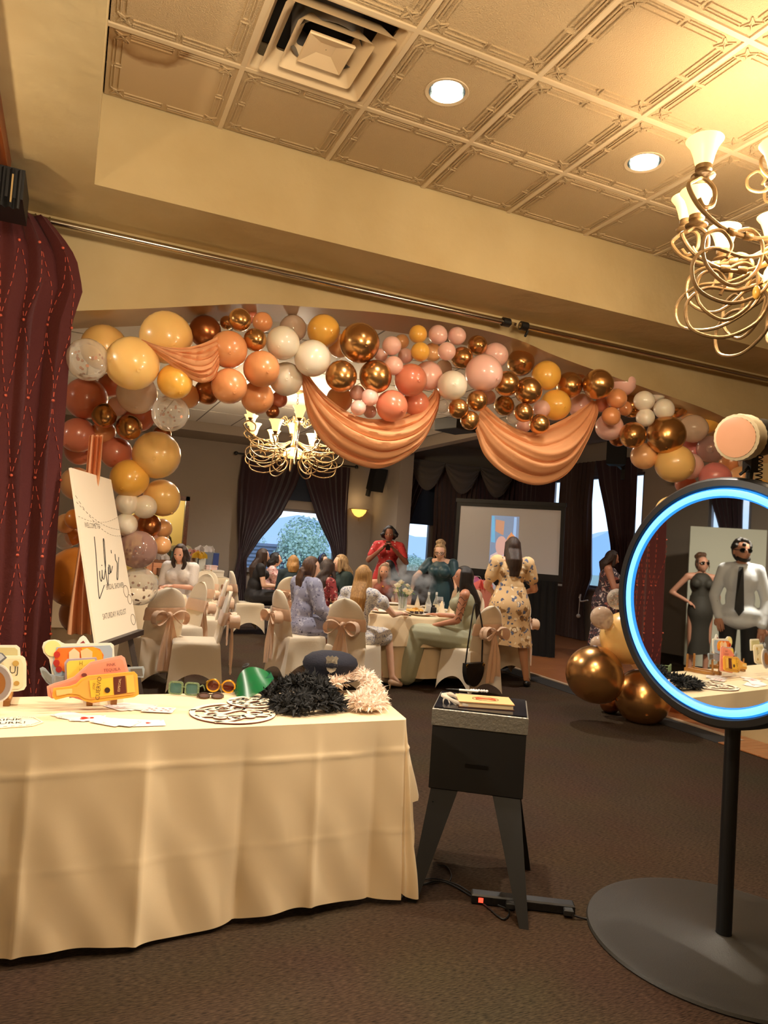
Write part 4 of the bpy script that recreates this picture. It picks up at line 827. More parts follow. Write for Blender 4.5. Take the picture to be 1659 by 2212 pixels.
KR = M('kraft_cover', (224, 172, 116), .6); 
B().box(-.125, .125, -.085, .085, .022, .026).build('cover', KR, t, smooth=False); B().box(-.125, .125, -.085, .085, 0, .003).build('back_cover', M('dark_board', (90, 52, 30), .6), t, smooth=False); B().box(-.12, .12, -.08, .08, .003, .022).build('pages', M('page_edge', (240, 220, 182), .8), t, smooth=False)
b = B(); b.tube([(.06*math.cos(a)+.005, .038*math.sin(a), .0265) for a in [2*math.pi*k/28 for k in range(29)]], .0014, 5); b.build('cut_outline', M('burn_line', (110, 66, 34), .7), t)
b = B(); b.prism([(-.045, .02), (-.006, .006), (.006, .006), (.045, .018), (.045, -.018), (.006, -.006), (-.006, -.006), (-.045, -.016)], lambda x, y: (x+.005, y, .0262), (0, 0, .003)); b.build('bow_tie', M('rust_wood', (176, 74, 30), .5), t, smooth=False)
b = B()
for s in range(5): b.tube(smoothpath([(-.125, .03+.006*s, .02), (-.16-.01*s, .03-.012*s, .035), (-.185+.02*s, -.0-.02*s, .012), (-.19+.03*s, -.03-.01*s, .004)], 5), .007, 6, squash=.25)
b.build('ribbon', M('white_ribbon', (244, 236, 222), .5), t)
P = onped(1000, 1494); t = thing('pen', 'white pen with black grip lying behind the guest book', 'pen', (P[0], P[1], .8135), math.radians(-26)); B().tube([(-.02, 0, 0), (.075, 0, 0)], .006, 10).build('barrel', M('white_pen', (240, 232, 220), .3), t); B().lathe([(.001, -.085), (.004, -.07), (.006, -.02)], 10, (0, 0, 0), (1, 0, 0)).build('grip', BLACK, t)
P = onped(1035, 1496); t = thing('crystal_pen_holder', 'clear beaded ornament lying behind the guest book', 'ornament', (P[0], P[1], .807), -.4); 
for k in range(7): B().ell((-.04+.013*k, .004*(k % 2), .008), .008, 8, 6).build('bead', M('crystal', (226, 222, 220), .05, spec=.9), t)
# ---- power strip and cables on the carpet
PA, PB = atZ(1018, 1936, .02), atZ(1240, 1962, .02); mid = (PA+PB)/2; ang = math.atan2(PB[1]-PA[1], PB[0]-PA[0]); Ls = np.linalg.norm((PB-PA)[:2])/2
t = thing('power_strip', 'long black power strip with glowing red switch on the carpet', 'power strip', (mid[0], mid[1], 0), ang); bbox(-Ls, Ls, -.028, .028, 0, .042, .006).build('housing', M('strip_black', (22, 22, 24), .4), t, smooth=False)
B().box(-Ls+.03, -Ls+.05, -.031, -.024, .012, .03).build('switch', M('red_switch', (255, 60, 40), .4, emit=3), t, smooth=False)
for k in range(6): B().box(-Ls+.09+.06*k, -Ls+.12+.06*k, -.0295, -.02, .012, .034).build('socket', BLACK, t, smooth=False)
for k in (1, 5): bbox(-Ls+.085+.06*k, -Ls+.125+.06*k, -.06, -.029, .01, .036).build('plug', M('plug_grey', (44, 44, 44), .5), t, smooth=False)
def cable(label, pts, r=.004, col=BLACK): tag(B().tube([tuple(p) for p in smoothpath([np.array(atZ(x, y, z)) for x, y, z in pts], 8)], r, 6).build('cable', col), label, 'cable', 'cables on the carpet')
cable('black cable from the power strip to the mirror booth base', [(1232, 1975, .02), (1262, 1984, .006), (1300, 1984, .006), (1345, 1975, .006)]); cable('black cable looping under the pedestal to the power strip', [(1075, 1955, .02), (1100, 1968, .006), (1085, 1985, .006), (1040, 1950, .006), (960, 1905, .006), (905, 1915, .006), (880, 1940, .006)])
cable('thin black cable along the carpet behind the pedestal', [(1020, 1930, .015), (985, 1910, .006), (940, 1898, .006), (900, 1905, .006), (872, 1935, .006)], .003); cable('black cable hanging beside the left pedestal leg', [(936, 1730, .40), (922, 1770, .3), (914, 1830, .15), (900, 1880, .02), (888, 1900, .006), (868, 1940, .006)], .003)
cable('black cable curling on the carpet left of the power strip', [(945, 1868, .006), (965, 1872, .006), (975, 1890, .006), (972, 1903, .006)], .003)
# ================================================================== MIRROR BOOTH
MC = np.array([2.387, 2.112, 1.375]); th_m, ph_m = 3.266, .0
n_ = Vector((math.cos(th_m)*math.cos(ph_m), math.sin(th_m)*math.cos(ph_m), math.sin(ph_m))); Rm = Vector((0, 0, 1)).rotation_difference(n_).to_matrix().to_4x4()
t = thing('mirror_booth', 'round mirror photo booth with glowing blue ring on a black stand', 'photo booth', (2.555, 2.156, 0))
off = Vector(MC)-Vector((2.555, 2.156, 0)); XM = Matrix.Translation(off) @ Rm
def disc(nm, prof, mat, n=96): b = B(); b.lathe(prof, n); b.xf(XM); return b.build(nm, mat, t)
disc('ring_frame', [(.452, -.01), (.454, .012), (.46, .02), (.485, .018), (.496, .004), (.498, -.05), (.47, -.075), (.001, -.078)], M('frame_black', (18, 19, 22), .38))
lr = B(); BLED = [M('blue_led_edge', (30, 60, 110), .4, emit=1.3, ecol=(44, 146, 255)), M('blue_led_core', (60, 90, 110), .4, emit=1.9, ecol=(116, 206, 255))]
lr.lathe([(.413, .0), (.415, .008), (.420, .013)], 96); lr.cur = 1; lr.lathe([(.420, .013), (.428, .017), (.438, .017), (.446, .013)], 96); lr.cur = 0; lr.lathe([(.446, .013), (.451, .008), (.453, .0)], 96); lr.xf(XM); lr.build('light_ring', BLED, t)
disc('mirror', [(.413, .003), (.001, .003)], M('mirror_silver', (206, 208, 206), .015, 1)); disc('backing', [(.413, .002), (.413, -.01), (.001, -.01)], BLACK)
pb = B(); pb.tube([(0, 0, .03), (0, 0, 1.05)], .030, 20); pb.build('post', M('post_black', (14, 14, 15), .45), t)
B().bar((0, 0, 1.02), (off.x*.62, off.y*.62, 1.06), .06, .10).build('bracket', BLKM, t, smooth=False)
B().lathe([(.53, 0), (.535, .006), (.53, .016), (.50, .022), (.05, .030), (.045, .034), (.031, .036)], 96).build('base_plate', M('powder_black', (44, 42, 38), .42, bump=(300, .15)), t)
if 0: b = B(); mt = Vector((-math.sin(th_m), math.cos(th_m), 0)); text_bm(b, 'WELCOME', .028, lambda x, y, d: off+mt*(.33+x*1.)+Vector((0, 0, .05+y))+n_*.0045, shear=.3); b.build('lettering', M('mirror_ink', (60, 58, 56), .5), t, smooth=False)
# ---- flash lamp on top
LP = atD(1588, 945, 2.80); vd = Vector(-ray(1588, 945)).normalized(); lf = Vector(-CR); ax = (vd*math.cos(math.radians(37))+lf*math.sin(math.radians(37))).normalized()
t = thing('flash_lamp', 'studio flash lamp with glowing peach diffuser above the mirror booth', 'lamp', LP); rl = .078
def lz(nm, prof, mat, n=40): B().lathe(prof, n, (0, 0, 0), ax).build(nm, mat, t)
lz('diffuser', [(.0001, .014), (.04, .012), (.07, .006), (rl, -.002)], M('lit_diffuser', (110, 62, 40), .6, emit=.70, ecol=(255, 176, 118)))
b = B(); rows = [[tuple((Vector((0, 0, 1)).rotation_difference(ax).to_matrix()) @ Vector(((r+.0012*math.sin(k*2.6+z*90))*math.cos(2*math.pi*k/60), (r+.0012*math.sin(k*2.6+z*90))*math.sin(2*math.pi*k/60), z))) for k in range(60)] for r, z in ((rl, -.004), (rl+.012, -.008), (rl+.014, -.03), (rl+.008, -.055), (rl+.012, -.07), (rl, -.078))]; b.grid(rows, closed_v=True); b.build('diffuser_sock', M('canvas_sock', (214, 200, 168), .8), t)
lz('housing', [(rl-.006, -.06), (rl-.002, -.20), (.06, -.26), (.001, -.262)], M('flash_black', (26, 26, 27), .4)); lz('collar', [(rl+.004, -.075), (rl+.006, -.09), (rl, -.095)], BLKM)
sp = Vector(-ax)*.13; b = B(); b.box(sp.x-.02, sp.x+.02, sp.y-.02, sp.y+.02, sp.z-.14, sp.z-.06); b.tube([(sp.x, sp.y, sp.z-.13), (sp.x+.01, sp.y+.02, 1.80-LP[2])], .014); b.build('bracket', BLACK, t)
b = B(); b.tube([tuple(Vector((sp.x+.05+.012*math.cos(a*1.0), sp.y+.012*math.sin(a), sp.z-.06-.0018*k))) for k, a in enumerate([k*.7 for k in range(70)])], .0025, 5); b.build('coiled_cord', BLACK, t); B().tube(smoothpath([(sp.x-.01, sp.y, sp.z-.115), (sp.x-.03, sp.y-.01, sp.z-.13), (sp.x-.055, sp.y, sp.z-.155)], 6), .006, 6).build('handle', BLACK, t)
# ================================================================== CHANDELIERS
IRON = M('antique_iron', (134, 108, 72), .42, .55, bump=(30, .25)); SHADE = M('lit_alabaster', (255, 226, 170), .4, emit=1.7, ecol=(255, 206, 126)); SHADE2 = M('lit_alabaster_bowl', (252, 214, 140), .4, emit=1.4, ecol=(255, 206, 120))
def arm_path(R_, zt, zs): return smoothpath([(.06, zs), (.20, zs-.05), (R_*.66, zs-.045), (R_*.90, zs+.02), (R_*1.02, zs+.10), (R_*.98, zt-.035), (R_*.90, zt-.015), (R_*.80, zt-.05), (R_*.80, zt-.115), (R_*.88, zt-.135), (R_*.93, zt-.105)], 10)
def build_chandelier(label, loc, zceil, n1, n2, R1, R2, z1, z2, ph=0., ph2=0., ssc=1.):
    t = thing('chandelier', label, 'chandelier', loc)
    b = B(); b.lathe([(.001, -.16), (.03, -.15), (.045, -.11), (.03, -.07), (.05, -.03), (.035, .02), (.02, .06), (.03, .12), (.018, .16), (.018, .40), (.04, .42), (.02, .46), (.012, .5)], 16); b.build('stem', IRON, t)
    ch = B(); z = .5
    while z < zceil-loc[2]-.03: k = len(ch.v); ch.tube([(.012*math.cos(a)*(1 if int(z*100) % 2 else .3), .012*math.sin(a)*(.3 if int(z*100) % 2 else 1), z+.02+.02*math.sin(a)) for a in [0, 1, 2, 3, 4, 5, 6.28]], .004, 5); z += .03
    ch.build('chain', IRON, t); B().lathe([(.001, zceil-loc[2]-.05), (.06, zceil-loc[2]-.03), (.075, zceil-loc[2])], 20).build('canopy', IRON, t)
    sh_in = B(); sh_in.lathe([(.030, 0), (.036, .02), (.043, .05), (.055, .085), (.074, .112), (.071, .112), (.05, .08), (.038, .045), (.028, .006)], 24); ms_ = sh_in.mesh('lamp_shade', SHADE)
    def ringarms(n, R_, zt, zs, a0):
        P2 = arm_path(R_, zt, zs); b = B(); b.tube([(p[0], 0, p[1]) for p in P2], .0095, 8)
        # scrolls under the arm with wrapped bands
        for sc_ in ([(R_*.62, zs-.05), (R_*.45, zs-.02), (R_*.34, zs-.08), (R_*.40, zs-.20), (R_*.62, zs-.27), (R_*.84, zs-.20), (R_*.86, zs-.09), (R_*.72, zs-.05), (R_*.62, zs-.10), (R_*.66, zs-.16)], [(.07, zs-.02), (R_*.25, zs-.09), (R_*.5, zs-.14), (R_*.78, zs-.13), (R_*.95, zs-.20), (R_*.90, zs-.31), (R_*.62, zs-.345), (R_*.34, zs-.28), (R_*.24, zs-.18), (R_*.32, zs-.12)]): b.tube([(p[0], 0, p[1]) for p in smoothpath(sc_, 6)], .008, 7)
        for x, z in ((R_*.63, zs-.047), (R_*.48, zs-.052)): b.lathe([(.014, -.02), (.017, -.016), (.017, .016), (.014, .02)], 10, (x, 0, z), (1, 0, .05))
        am = b.mesh('arm', IRON); hb = B(); hb.lathe([(.001, -.03), (.045, -.025), (.048, -.02), (.02, -.012), (.026, 0), (.033, .004), (.033, .022), (.03, .024)], 18); hm = hb.mesh('shade_holder', IRON)
        for k in range(n):
            a = a0+2*math.pi*k/n; o = link('arm', am, t); o.rotation_euler = (0, 0, a); x, y = R_*.90*math.cos(a), R_*.90*math.sin(a)
            h = link('shade_holder', hm, o); h.location = (R_*.90, 0, zt+.012); s = link('lamp_shade', ms_, t); s.location = (x, y, zt+.03); s.scale = (ssc, ssc, ssc)
    ringarms(n1, R1, z1, .02, ph); ringarms(n2, R2, z2, -.08, ph2)
    b = B(); b.tube([(p[0], 0, p[1]) for p in smoothpath([(.02, .36), (.08, .30), (.14, .24), (.20, .26), (.21, .31), (.17, .335), (.14, .30), (.15, .27)], 6)], .007, 7); um = b.mesh('crown_scroll', IRON)
    for k in range(8): o = link('crown_scroll', um, t); o.rotation_euler = (0, 0, ph+k*math.pi/4)
    B().lathe([(.06, -.06), (.10, -.08), (.13, -.13), (.14, -.19), (.135, -.19), (.1, -.09)], 28).build('bowl_shade', SHADE2, t)
    return t
CH1 = atD(1727, 518, 3.057); CH2 = atD(636, 958, 9.6)
build_chandelier('wrought iron scroll chandelier with lit shades nearest the camera', CH1, ZC, 6, 6, .542, .462, .187, .075, 2.987, 1.509); build_chandelier('wrought iron scroll chandelier with lit shades in the back hall', CH2, 3.5, 6, 6, .76, .60, .20, .04, .3, .82, 1.3)
o = B().ell(atD(1634, 632, 2.62), (.014, .014, .026), 10, 8).build('lost_balloon', BM['yellow']); tag(o, 'scrap of burst yellow balloon caught on the near chandelier', 'balloon')
# sconce on the hall wall, loudspeakers, projector box
P = atY(775, 1106, 14.1); t = thing('wall_sconce', 'half bowl wall sconce glowing between window and pier', 'wall lamp', P); b = B(); b.grid([[(r*math.cos(a), -r*math.sin(a)*.8, z) for a in [math.pi*k/16 for k in range(17)]] for r, z in ((.02, -.11), (.09, -.08), (.15, -.01), (.17, .05))]); b.build('bowl', M('sconce_glass', (255, 214, 120), .4, emit=1.6, ecol=(255, 196, 90)), t); B().tube([(0, -.02, -.11), (0, -.02, -.19)], .008).build('finial', IRON, t); B().box(-.19, .19, -.1, .08, .05, .062).build('rim', IRON, t, smooth=False)
def speaker(label, P, rz, tilt=.25):
    t = thing('loudspeaker', label, 'loudspeaker', P, rot=(tilt, 0, rz)); b = B(); b.hexa([(-.15, -.13, -.24), (.15, -.13, -.24), (.10, .13, -.24), (-.10, .13, -.24), (-.15, -.13, .24), (.15, -.13, .24), (.10, .13, .24), (-.10, .13, .24)]); b.build('cabinet', BLACK, t, smooth=False); B().box(-.14, .14, -.14, -.131, -.23, .23).build('grille', M('grille', (28, 28, 30), .8, bump=(300, .5)), t, smooth=False); b = B(); b.bar((0, .1, -.18), (.12, .3, -.26), .05); b.box(.09, .15, .27, .36, -.42, -.14); b.build('wall_bracket', BLKM, t, smooth=False); return t
speaker('black loudspeaker on a bracket between sconce and stage', atY(812, 1035, 13.55), .25); PS = atD(1332, 972, 11.3); t = speaker('black loudspeaker hanging above the tall bright window', PS, -.7); B().tube([(0, .05, .2), (0, .05, 3.76-PS[2])], .02).build('drop_pole', BLKM, t); t.rotation_euler = (0, 0, -.7)
P = atD(985, 921, 9.5); t = thing('projector', 'black ceiling projector half hidden by gold balloons', 'projector', P, .3); bbox(-.2, .2, -.2, .2, -.07, .09, .01).build('case', BLACK, t, smooth=False); B().tube([(0, 0, .09), (0, 0, 3.6-P[2])], .02).build('mount', BLKM, t); B().lathe([(.05, 0), (.05, .03), (.03, .02)], 16, (0, .2, 0), (0, 1, 0)).build('lens', M('lens_glass', (30, 40, 60), .1), t)
# ================================================================== CHAIRS
SPX = M('ivory_spandex', (232, 216, 188), .62, sheen=.3, bump=(40, .05))
def chair_meshes():
    b = B(); N = 14; rows = []   # skirt: seat edge -> feet, arched hem between the feet
    def rim(t, k):
        w0, d0, w1, d1 = .22, .22, .25, .26
        e = 4*t; s = int(e) % 4; u = e-int(e); c = [(-1, 1), (1, 1), (1, -1), (-1, -1)]; a, d = c[s], c[(s+1) % 4]
        x, y = a[0]+(d[0]-a[0])*u, a[1]+(d[1]-a[1])*u
        arch = .17*math.sin(math.pi*u)**.7 if s != 2 else .12*math.sin(math.pi*u)**.7
        z = .455-(.455-.012-arch)*k; q = (.455-z)/.455; pin = 1-.10*math.sin(math.pi*u)*math.sin(math.pi*min(1, q*1.2))
        w_, d_ = w0+(w1-w0)*q, d0+(d1-d0)*q
        return (x*w_*(pin if abs(x) == 1 else 1), y*d_*(pin if abs(y) == 1 else 1)-.01*q, z)
    n = 4*N
    rows.append([(rim(t/n, 0)[0]*.002, rim(t/n, 0)[1]*.002, .485) for t in range(n)]); rows.append([(rim(t/n, 0)[0]*.75, rim(t/n, 0)[1]*.75, .485) for t in range(n)]); rows.append([(rim(t/n, 0)[0]*.96, rim(t/n, 0)[1]*.96, .476) for t in range(n)])
    for k in range(9): rows.append([rim(t/n, k/8) for t in range(n)])
    b.grid(rows, closed_v=True); seat = b.mesh('seat_cover', SPX, True, 70)
    b = B(); rows = []
    for i in range(25):
        v = 1-(1-i/24)**1.5; z = .44+.52*v; w_ = .215*(1-.10*v)*math.sqrt(max(.0004, 1-max(0, (v-.56)/.4402)**2.5)); y = -.20-.10*v; th = .026*(1-.35*v)
        ring = [(w_*math.cos(a), y+th*math.sin(a)+.02*(math.cos(a))**2, z) for a in [2*math.pi*k/28 for k in range(28)]]; rows.append(ring)
    b.grid(rows, closed_v=True); back = b.mesh('back_cover', SPX, True, 70)
    b = B(); rows = []
    for z, g in ((.64, .010), (.66, .016), (.70, .013), (.74, .017), (.765, .010)):
        v = (z-.44)/.52; w_ = .215*(1-.1*v)*math.sqrt(max(.0004, 1-max(0, (v-.56)/.4402)**2.5))+g; y = -.20-.10*v; rows.append([(w_*math.cos(a), y+(.03+g*.6+.004*math.sin(9*a+z*60))*math.sin(a)+.02*math.cos(a)**2, z) for a in [2*math.pi*k/36 for k in range(36)]])
    b.grid(rows, closed_v=True); sash = b.mesh('sash', PEACHD, True, 80)
    b = B(); b.ell((0, -.315, .695), (.032, .028, .034), 12, 8); knot = b.mesh('knot', PEACHD)
    def loop(s):
        b = B(); rows = []
        for i in range(17):
            a = 2*math.pi*i/16; u = (1-math.cos(a))/2; x = s*(.015+.165*u); z = .70+.085*math.sin(a)*(u**.5)-.035*u; row = []
            for j in range(5): y = -.375+.105*(j/4)*(.25+.75*u)-.02*u; row.append((x, y, z+.006*math.sin(j*2+i)))
            rows.append(row)
        b.grid(rows); return b.mesh('bow_loop', PEACHD, True, 80)
    def tail(s, ln_):
        b = B(); rows = []
        for i in range(14):
            v = i/13; w_ = .022+.10*min(1, v*1.8); rows.append([(s*(.012+.035*v)+w_*(j/8-.5)*2*.5, -.335-.012*v-.012*math.sin(j*1.5+3*v), .69-ln_*v-.02*abs(j/8-.5)*(i == 13)) for j in range(9)])
        b.grid(rows); return b.mesh('sash_tail', PEACHD, True, 80)
    return [('seat_cover', seat), ('back_cover', back), ('sash', sash)], [('knot', knot), ('bow_loop', loop(1)), ('bow_loop', loop(-1)), ('sash_tail', tail(1, .46)), ('sash_tail', tail(-1, .52))]
CH_, CB_ = chair_meshes()
def face(dx, dy): return math.atan2(-dx, dy)
proto = None
def chair(x, y, d, label, s=1.):
    global proto
    if proto is None:
        proto = thing('banquet_chair', label, 'chair', (x, y, 0), face(*d), 'ivory covered banquet chairs')
        for nm, me in CH_: o = link(nm, me, proto)
        for nm, me in CB_: link(nm, me, o)
        r = proto
    else: r = dup(proto, (x, y, 0), face(*d), label)
    return r
CHAIRS = [(1.21, 7.17, (-1, .12), 'empty ivory covered chair facing left behind the prop table, peach bow on its right'), (.84, 7.55, (-.35, .9), 'ivory covered chair with peach bow right beside the welcome sign'), (1.16, 8.28, (-.75, -.25), 'ivory covered chair turned left, its plain peach band facing the camera'),
          (1.55, 9.05, (-.95, .15), 'ivory covered chair with side bow between bride and aisle'), (1.55, 9.95, (-.8, -.5), 'ivory covered chair that the smiling woman in white sits on'), (1.85, 10.9, (-.4, -.9), 'ivory covered chair at the far end of the left table'),
          (2.66, 11.35, (1, .05), 'ivory covered chair of the long haired woman in black, bow at left'), (3.14, 10.75, (.15, 1), 'ivory covered chair back with peach band before the blonde bob woman'),
          (2.40, 7.68, (1, .2), 'ivory covered chair of the woman in the blue grey dress'), (2.78, 6.98, (.70, .72), 'ivory covered chair with large peach bow of the long haired blonde woman'), (4.08, 6.82, (-.25, .95), 'ivory covered chair with peach bow and black handbag'),
          (5.02, 7.62, (-1, .1), 'ivory covered chair behind the woman in the yellow floral dress'), (4.80, 8.35, (-1, -.2), 'ivory covered chair of the guest in the beige shirt'), (4.25, 9.55, (-.3, -1), 'ivory covered chair of the grey blonde woman facing the camera'), (3.02, 8.80, (.9, .2), 'ivory covered chair of the curly haired woman in red print')]
for c in CHAIRS: chair(*c)
# handbag on the chair
P = np.array([4.08, 6.82]); hb = thing('handbag', 'black half moon handbag hanging behind the peach bow chair', 'bag', (P[0]-.14, P[1]-.36, .15), face(-.25, .95)); b = B()
b.prism([(.13*math.cos(a), .17+.19*math.sin(a)) for a in [math.pi+math.pi*k/14 for k in range(15)]]+[(.13, .22), (-.13, .22)], lambda x, z: (x, 0, z), (0, .06, 0)); b.build('bag_body', M('black_leather', (14, 13, 13), .45), hb, ang=30); B().tube(smoothpath([(-.12, .03, .22), (-.10, .02, .5), (.0, .06, .83), (.08, .02, .6), (.12, .03, .22)], 6), .008, 6).build('strap', M('black_leather', (14, 13, 13), .45), hb)
b = B()
for s in (-1, 1): b.lathe([(.012, -.004), (.018, 0), (.012, .004)], 10, (s*.12, .0, .20), (0, 1, 0))
b.build('ring', GOLDM, hb)
# ================================================================== ROUND TABLES
def round_table(x, y, r, label, overlay=True, seed=0, z=.755):
    t = thing('round_table', 'round banquet table under the cloth '+label, 'table', (x, y, 0)); B().lathe([(.001, z-.004), (r-.02, z-.004), (r-.02, z-.03), (.001, z-.03)], 40).build('tabletop', M('folding_table_grey', (150, 146, 140), .6), t); B().lathe([(.3, 0), (.3, .03), (.05, .06), (.05, z-.03)], 20).build('pedestal', BLKM, t)
    def cl(hem, rr, nf, amp, nm, lab, zz):
        b = B(); n = 140; rows = [[(r*k*math.cos(2*math.pi*i/n), r*k*math.sin(2*math.pi*i/n), zz) for i in range(n)] for k in (.01, .5, .97)]
        for j in range(14):
            v = j/13; row = []
            for i in range(n):
                a = 2*math.pi*i/n; f_ = amp*v*(math.sin(nf*a+seed)+.5*math.sin((nf*1.7)//1*a+1)); rad = r+.006+rr*v+f_; row.append((rad*math.cos(a), rad*math.sin(a), zz-.004-(zz-hem)*v+.012*math.sin(3*a)*v))
            rows.append(row)
        b.grid(rows, closed_v=True); o = b.build(nm, CLOTH, smooth=True, ang=75); o.location = (x, y, 0); tag(o, lab, 'tablecloth'); return o
    cl(.10, .07, 15, .022, 'tablecloth', 'floor length ivory tablecloth '+label, z); 
    if overlay: cl(.44, .085, 11, .02, 'table_overlay', 'short ivory overlay cloth '+label, z+.003)
TCX, TCY = 3.75, 7.95
round_table(TCX, TCY, .86, 'on the middle round table', True, 1); round_table(.52, 8.95, .82, 'on the left round table', True, 2); round_table(4.12, 11.72, .70, 'on the round table by the dusk window', True, 3)
# ================================================================== TABLEWARE
TW = .762; PORC = M('white_porcelain', (240, 232, 218), .2, coat=.4); GLS = clear_mat('drinking_glass', (226, 230, 232), .16); WINE = M('red_wine', (44, 8, 12), .1); NAP = M('ivory_napkin', (238, 218, 182), .75); WATER = clear_mat('iced_water', (220, 226, 230), .35)
def polar(a, r): a = math.radians(a); return TCX+r*math.cos(a), TCY+r*math.sin(a)
b = B(); b.lathe([(.001, .004), (.08, .004), (.125, .018), (.128, .02), (.085, .0), (.001, 0)], 32); plm = b.mesh('dinner_plate', PORC)
PD = [(-135, 'between the blonde and the blue grey dress'), (-95, 'before the front rim of the middle table'), (-62, 'before the tattooed woman'), (-20, 'before the standing woman in yellow floral'), (30, 'before the woman in teal'), (75, 'before the grey blonde woman'), (120, 'before the woman in dark green'), (178, 'before the woman in the blue grey dress')]
for a, l_ in PD:
    x, y = polar(a, .66); o = link('dinner_plate', plm); o.location = (x, y, TW); tag(o, 'white dinner plate '+l_, 'plate', 'plates on the middle table')
b = B(); b.lathe([(.001, .0), (.028, 0), (.033, .12), (.031, .12), (.027, .006), (.001, .006)], 20); tgm = b.mesh('tumbler', GLS); b = B(); b.lathe([(.001, .008), (.026, .008), (.029, .09), (.001, .09)], 18); twm = b.mesh('water', WATER)
for a, r, l_ in [(-150, .50, 'iced water glass left of the blonde woman'), (-70, .45, 'water glass by the dark candle box'), (-48, .52, 'water glass beside the red wine'), (-15, .5, 'water glass near the woman in yellow floral'), (60, .5, 'water glass before the grey blonde woman'), (170, .5, 'water glass before the blue grey dress')]:
    x, y = polar(a, r); t = thing('tumbler', l_, 'glass', (x, y, TW), group='water glasses on the middle table'); link('glass', tgm, t); link('water', twm, t)
x, y = polar(-38, .47); t = thing('wine_glass', 'red wine glass before the standing woman in teal', 'glass', (x, y, TW)); B().lathe([(.032, 0), (.004, .006), (.004, .08), (.03, .10), (.042, .14), (.036, .19), (.035, .19), (.04, .14), (.028, .103), (.001, .088)], 20).build('glass', GLS, t); B().lathe([(.001, .092), (.028, .104), (.039, .135), (.039, .15), (.001, .15)], 20).build('wine', WINE, t)
b = B(); b.add([(-.05, -.03, 0), (.05, -.03, 0), (.05, .03, 0), (-.05, .03, 0), (-.012, 0, .15), (.016, .0, .16), (0, -.04, .02)], [(0, 1, 6), (0, 6, 4), (6, 1, 5), (6, 5, 4), (1, 2, 5), (2, 3, 4, 5), (3, 0, 4), (3, 2, 1, 0)]); npm = b.mesh('folded_napkin', NAP, False)
for a, r, l_ in [(-58, .56, 'standing folded napkin left of the red wine'), (-30, .6, 'standing folded napkin right of the red wine'), (-140, .42, 'standing folded napkin beside the blonde woman hair'), (-10, .66, 'standing folded napkin at the right table rim'), (100, .55, 'standing folded napkin behind the flowers'), (45, .6, 'standing folded napkin before the woman in teal')]:
    x, y = polar(a, r); o = link('folded_napkin', npm); o.location = (x, y, TW); o.rotation_euler = (0, 0, a); tag(o, l_, 'napkin', 'folded napkins on the middle table')
b = B(); b.lathe([(.001, 0), (.034, 0), (.036, .10), (.030, .12), (.013, .17), (.013, .22), (.011, .22), (.001, .2)], 16); btm = b.mesh('bottle', clear_mat('clear_bottle', (226, 226, 214), .3)); bl = B(); bl.lathe([(.0365, .03), (.0365, .09)], 16); blm = bl.mesh('label', M('bottle_paper', (236, 224, 190), .6)); bc = B(); bc.lathe([(.014, .205), (.014, .235), (.001, .236)], 12); bcm = bc.mesh('cap', M('pale_cap', (226, 226, 220), .4))
for a, r, l_ in [(-44, .34, 'clear bottle left of the red wine'), (-24, .42, 'clear bottle right of the red wine')]:
    x, y = polar(a, r); t = thing('bottle', l_, 'bottle', (x, y, TW), group='bottles on the middle table')
    for nm, me in (('glass', btm), ('label', blm), ('cap', bcm)): link(nm, me, t)
x, y = polar(-80, .28); t = thing('flower_vase', 'white roses in a glass vase at the middle table centre', 'flowers', (3.72, 7.85, TW)); B().lathe([(.001, 0), (.05, 0), (.055, .16), (.052, .16), (.047, .006), (.001, .006)], 20).build('vase', GLS, t)
ROSE = M('cream_rose', (252, 244, 222), .7, sss=.2); LEAF = M('leaf_green', (96, 120, 60), .6); st = B()
for i, (dx, dy, dz, rr) in enumerate([(-.09, -.02, .30, .05), (-.03, .02, .34, .045), (.05, -.03, .22, .055), (.10, .02, .24, .045), (0, -.05, .25, .045), (.07, .05, .30, .04), (-.06, .06, .24, .04)]):
    st.tube([(dx*.2, dy*.2, .02), (dx*.6, dy*.6, .15), (dx, dy, dz-.02)], .004, 5); b = B()
    for k in range(3):
        for j in range(5):
            a = 2*math.pi*j/5+k*.6; r0 = rr*(.35+.3*k); rows = [[(dx+(r0*(.5+.5*v))*math.cos(a+(u-.5)*1.5)*1.0, dy+(r0*(.5+.5*v))*math.sin(a+(u-.5)*1.5), dz-.03+rr*1.1*v*(1-.22*k)) for u in (0, .33, .66, 1)] for v in (0, .4, .8, 1)]; b.grid(rows)
    b.build('rose', ROSE, t, ang=80)
    b = B(); 
    for j in range(3): a = 2.1*j+i; b.add([(dx, dy, dz-.04), (dx+.05*math.cos(a)-.012*math.sin(a), dy+.05*math.sin(a)+.012*math.cos(a), dz-.03), (dx+.09*math.cos(a), dy+.09*math.sin(a), dz-.05), (dx+.05*math.cos(a)+.012*math.sin(a), dy+.05*math.sin(a)-.012*math.cos(a), dz-.035)], [(0, 1, 2, 3)])
    b.build('leaf', LEAF, t)
st.build('stem', LEAF, t)
x, y = polar(-85, .45); t = thing('snack_bowl', 'dish of golden crackers with dark cups before the roses', 'food', (3.72, 7.50, TW)); B().lathe([(.001, .004), (.10, .004), (.135, .02), (.138, .022), (.10, 0), (.001, 0)], 28).build('dish', PORC, t); b = B()
for i in range(34): a = rng.random()*6.28; r = .095*math.sqrt(rng.random()); b.ell((r*math.cos(a), r*math.sin(a), .02+.035*rng.random()*(1.3-r*8)), (.022, .018, .008), 7, 5, Matrix.Rotation(rng.random()*3, 3, 'X'))
b.build('crackers', M('golden_cracker', (226, 176, 90), .7), t, kind='stuff')
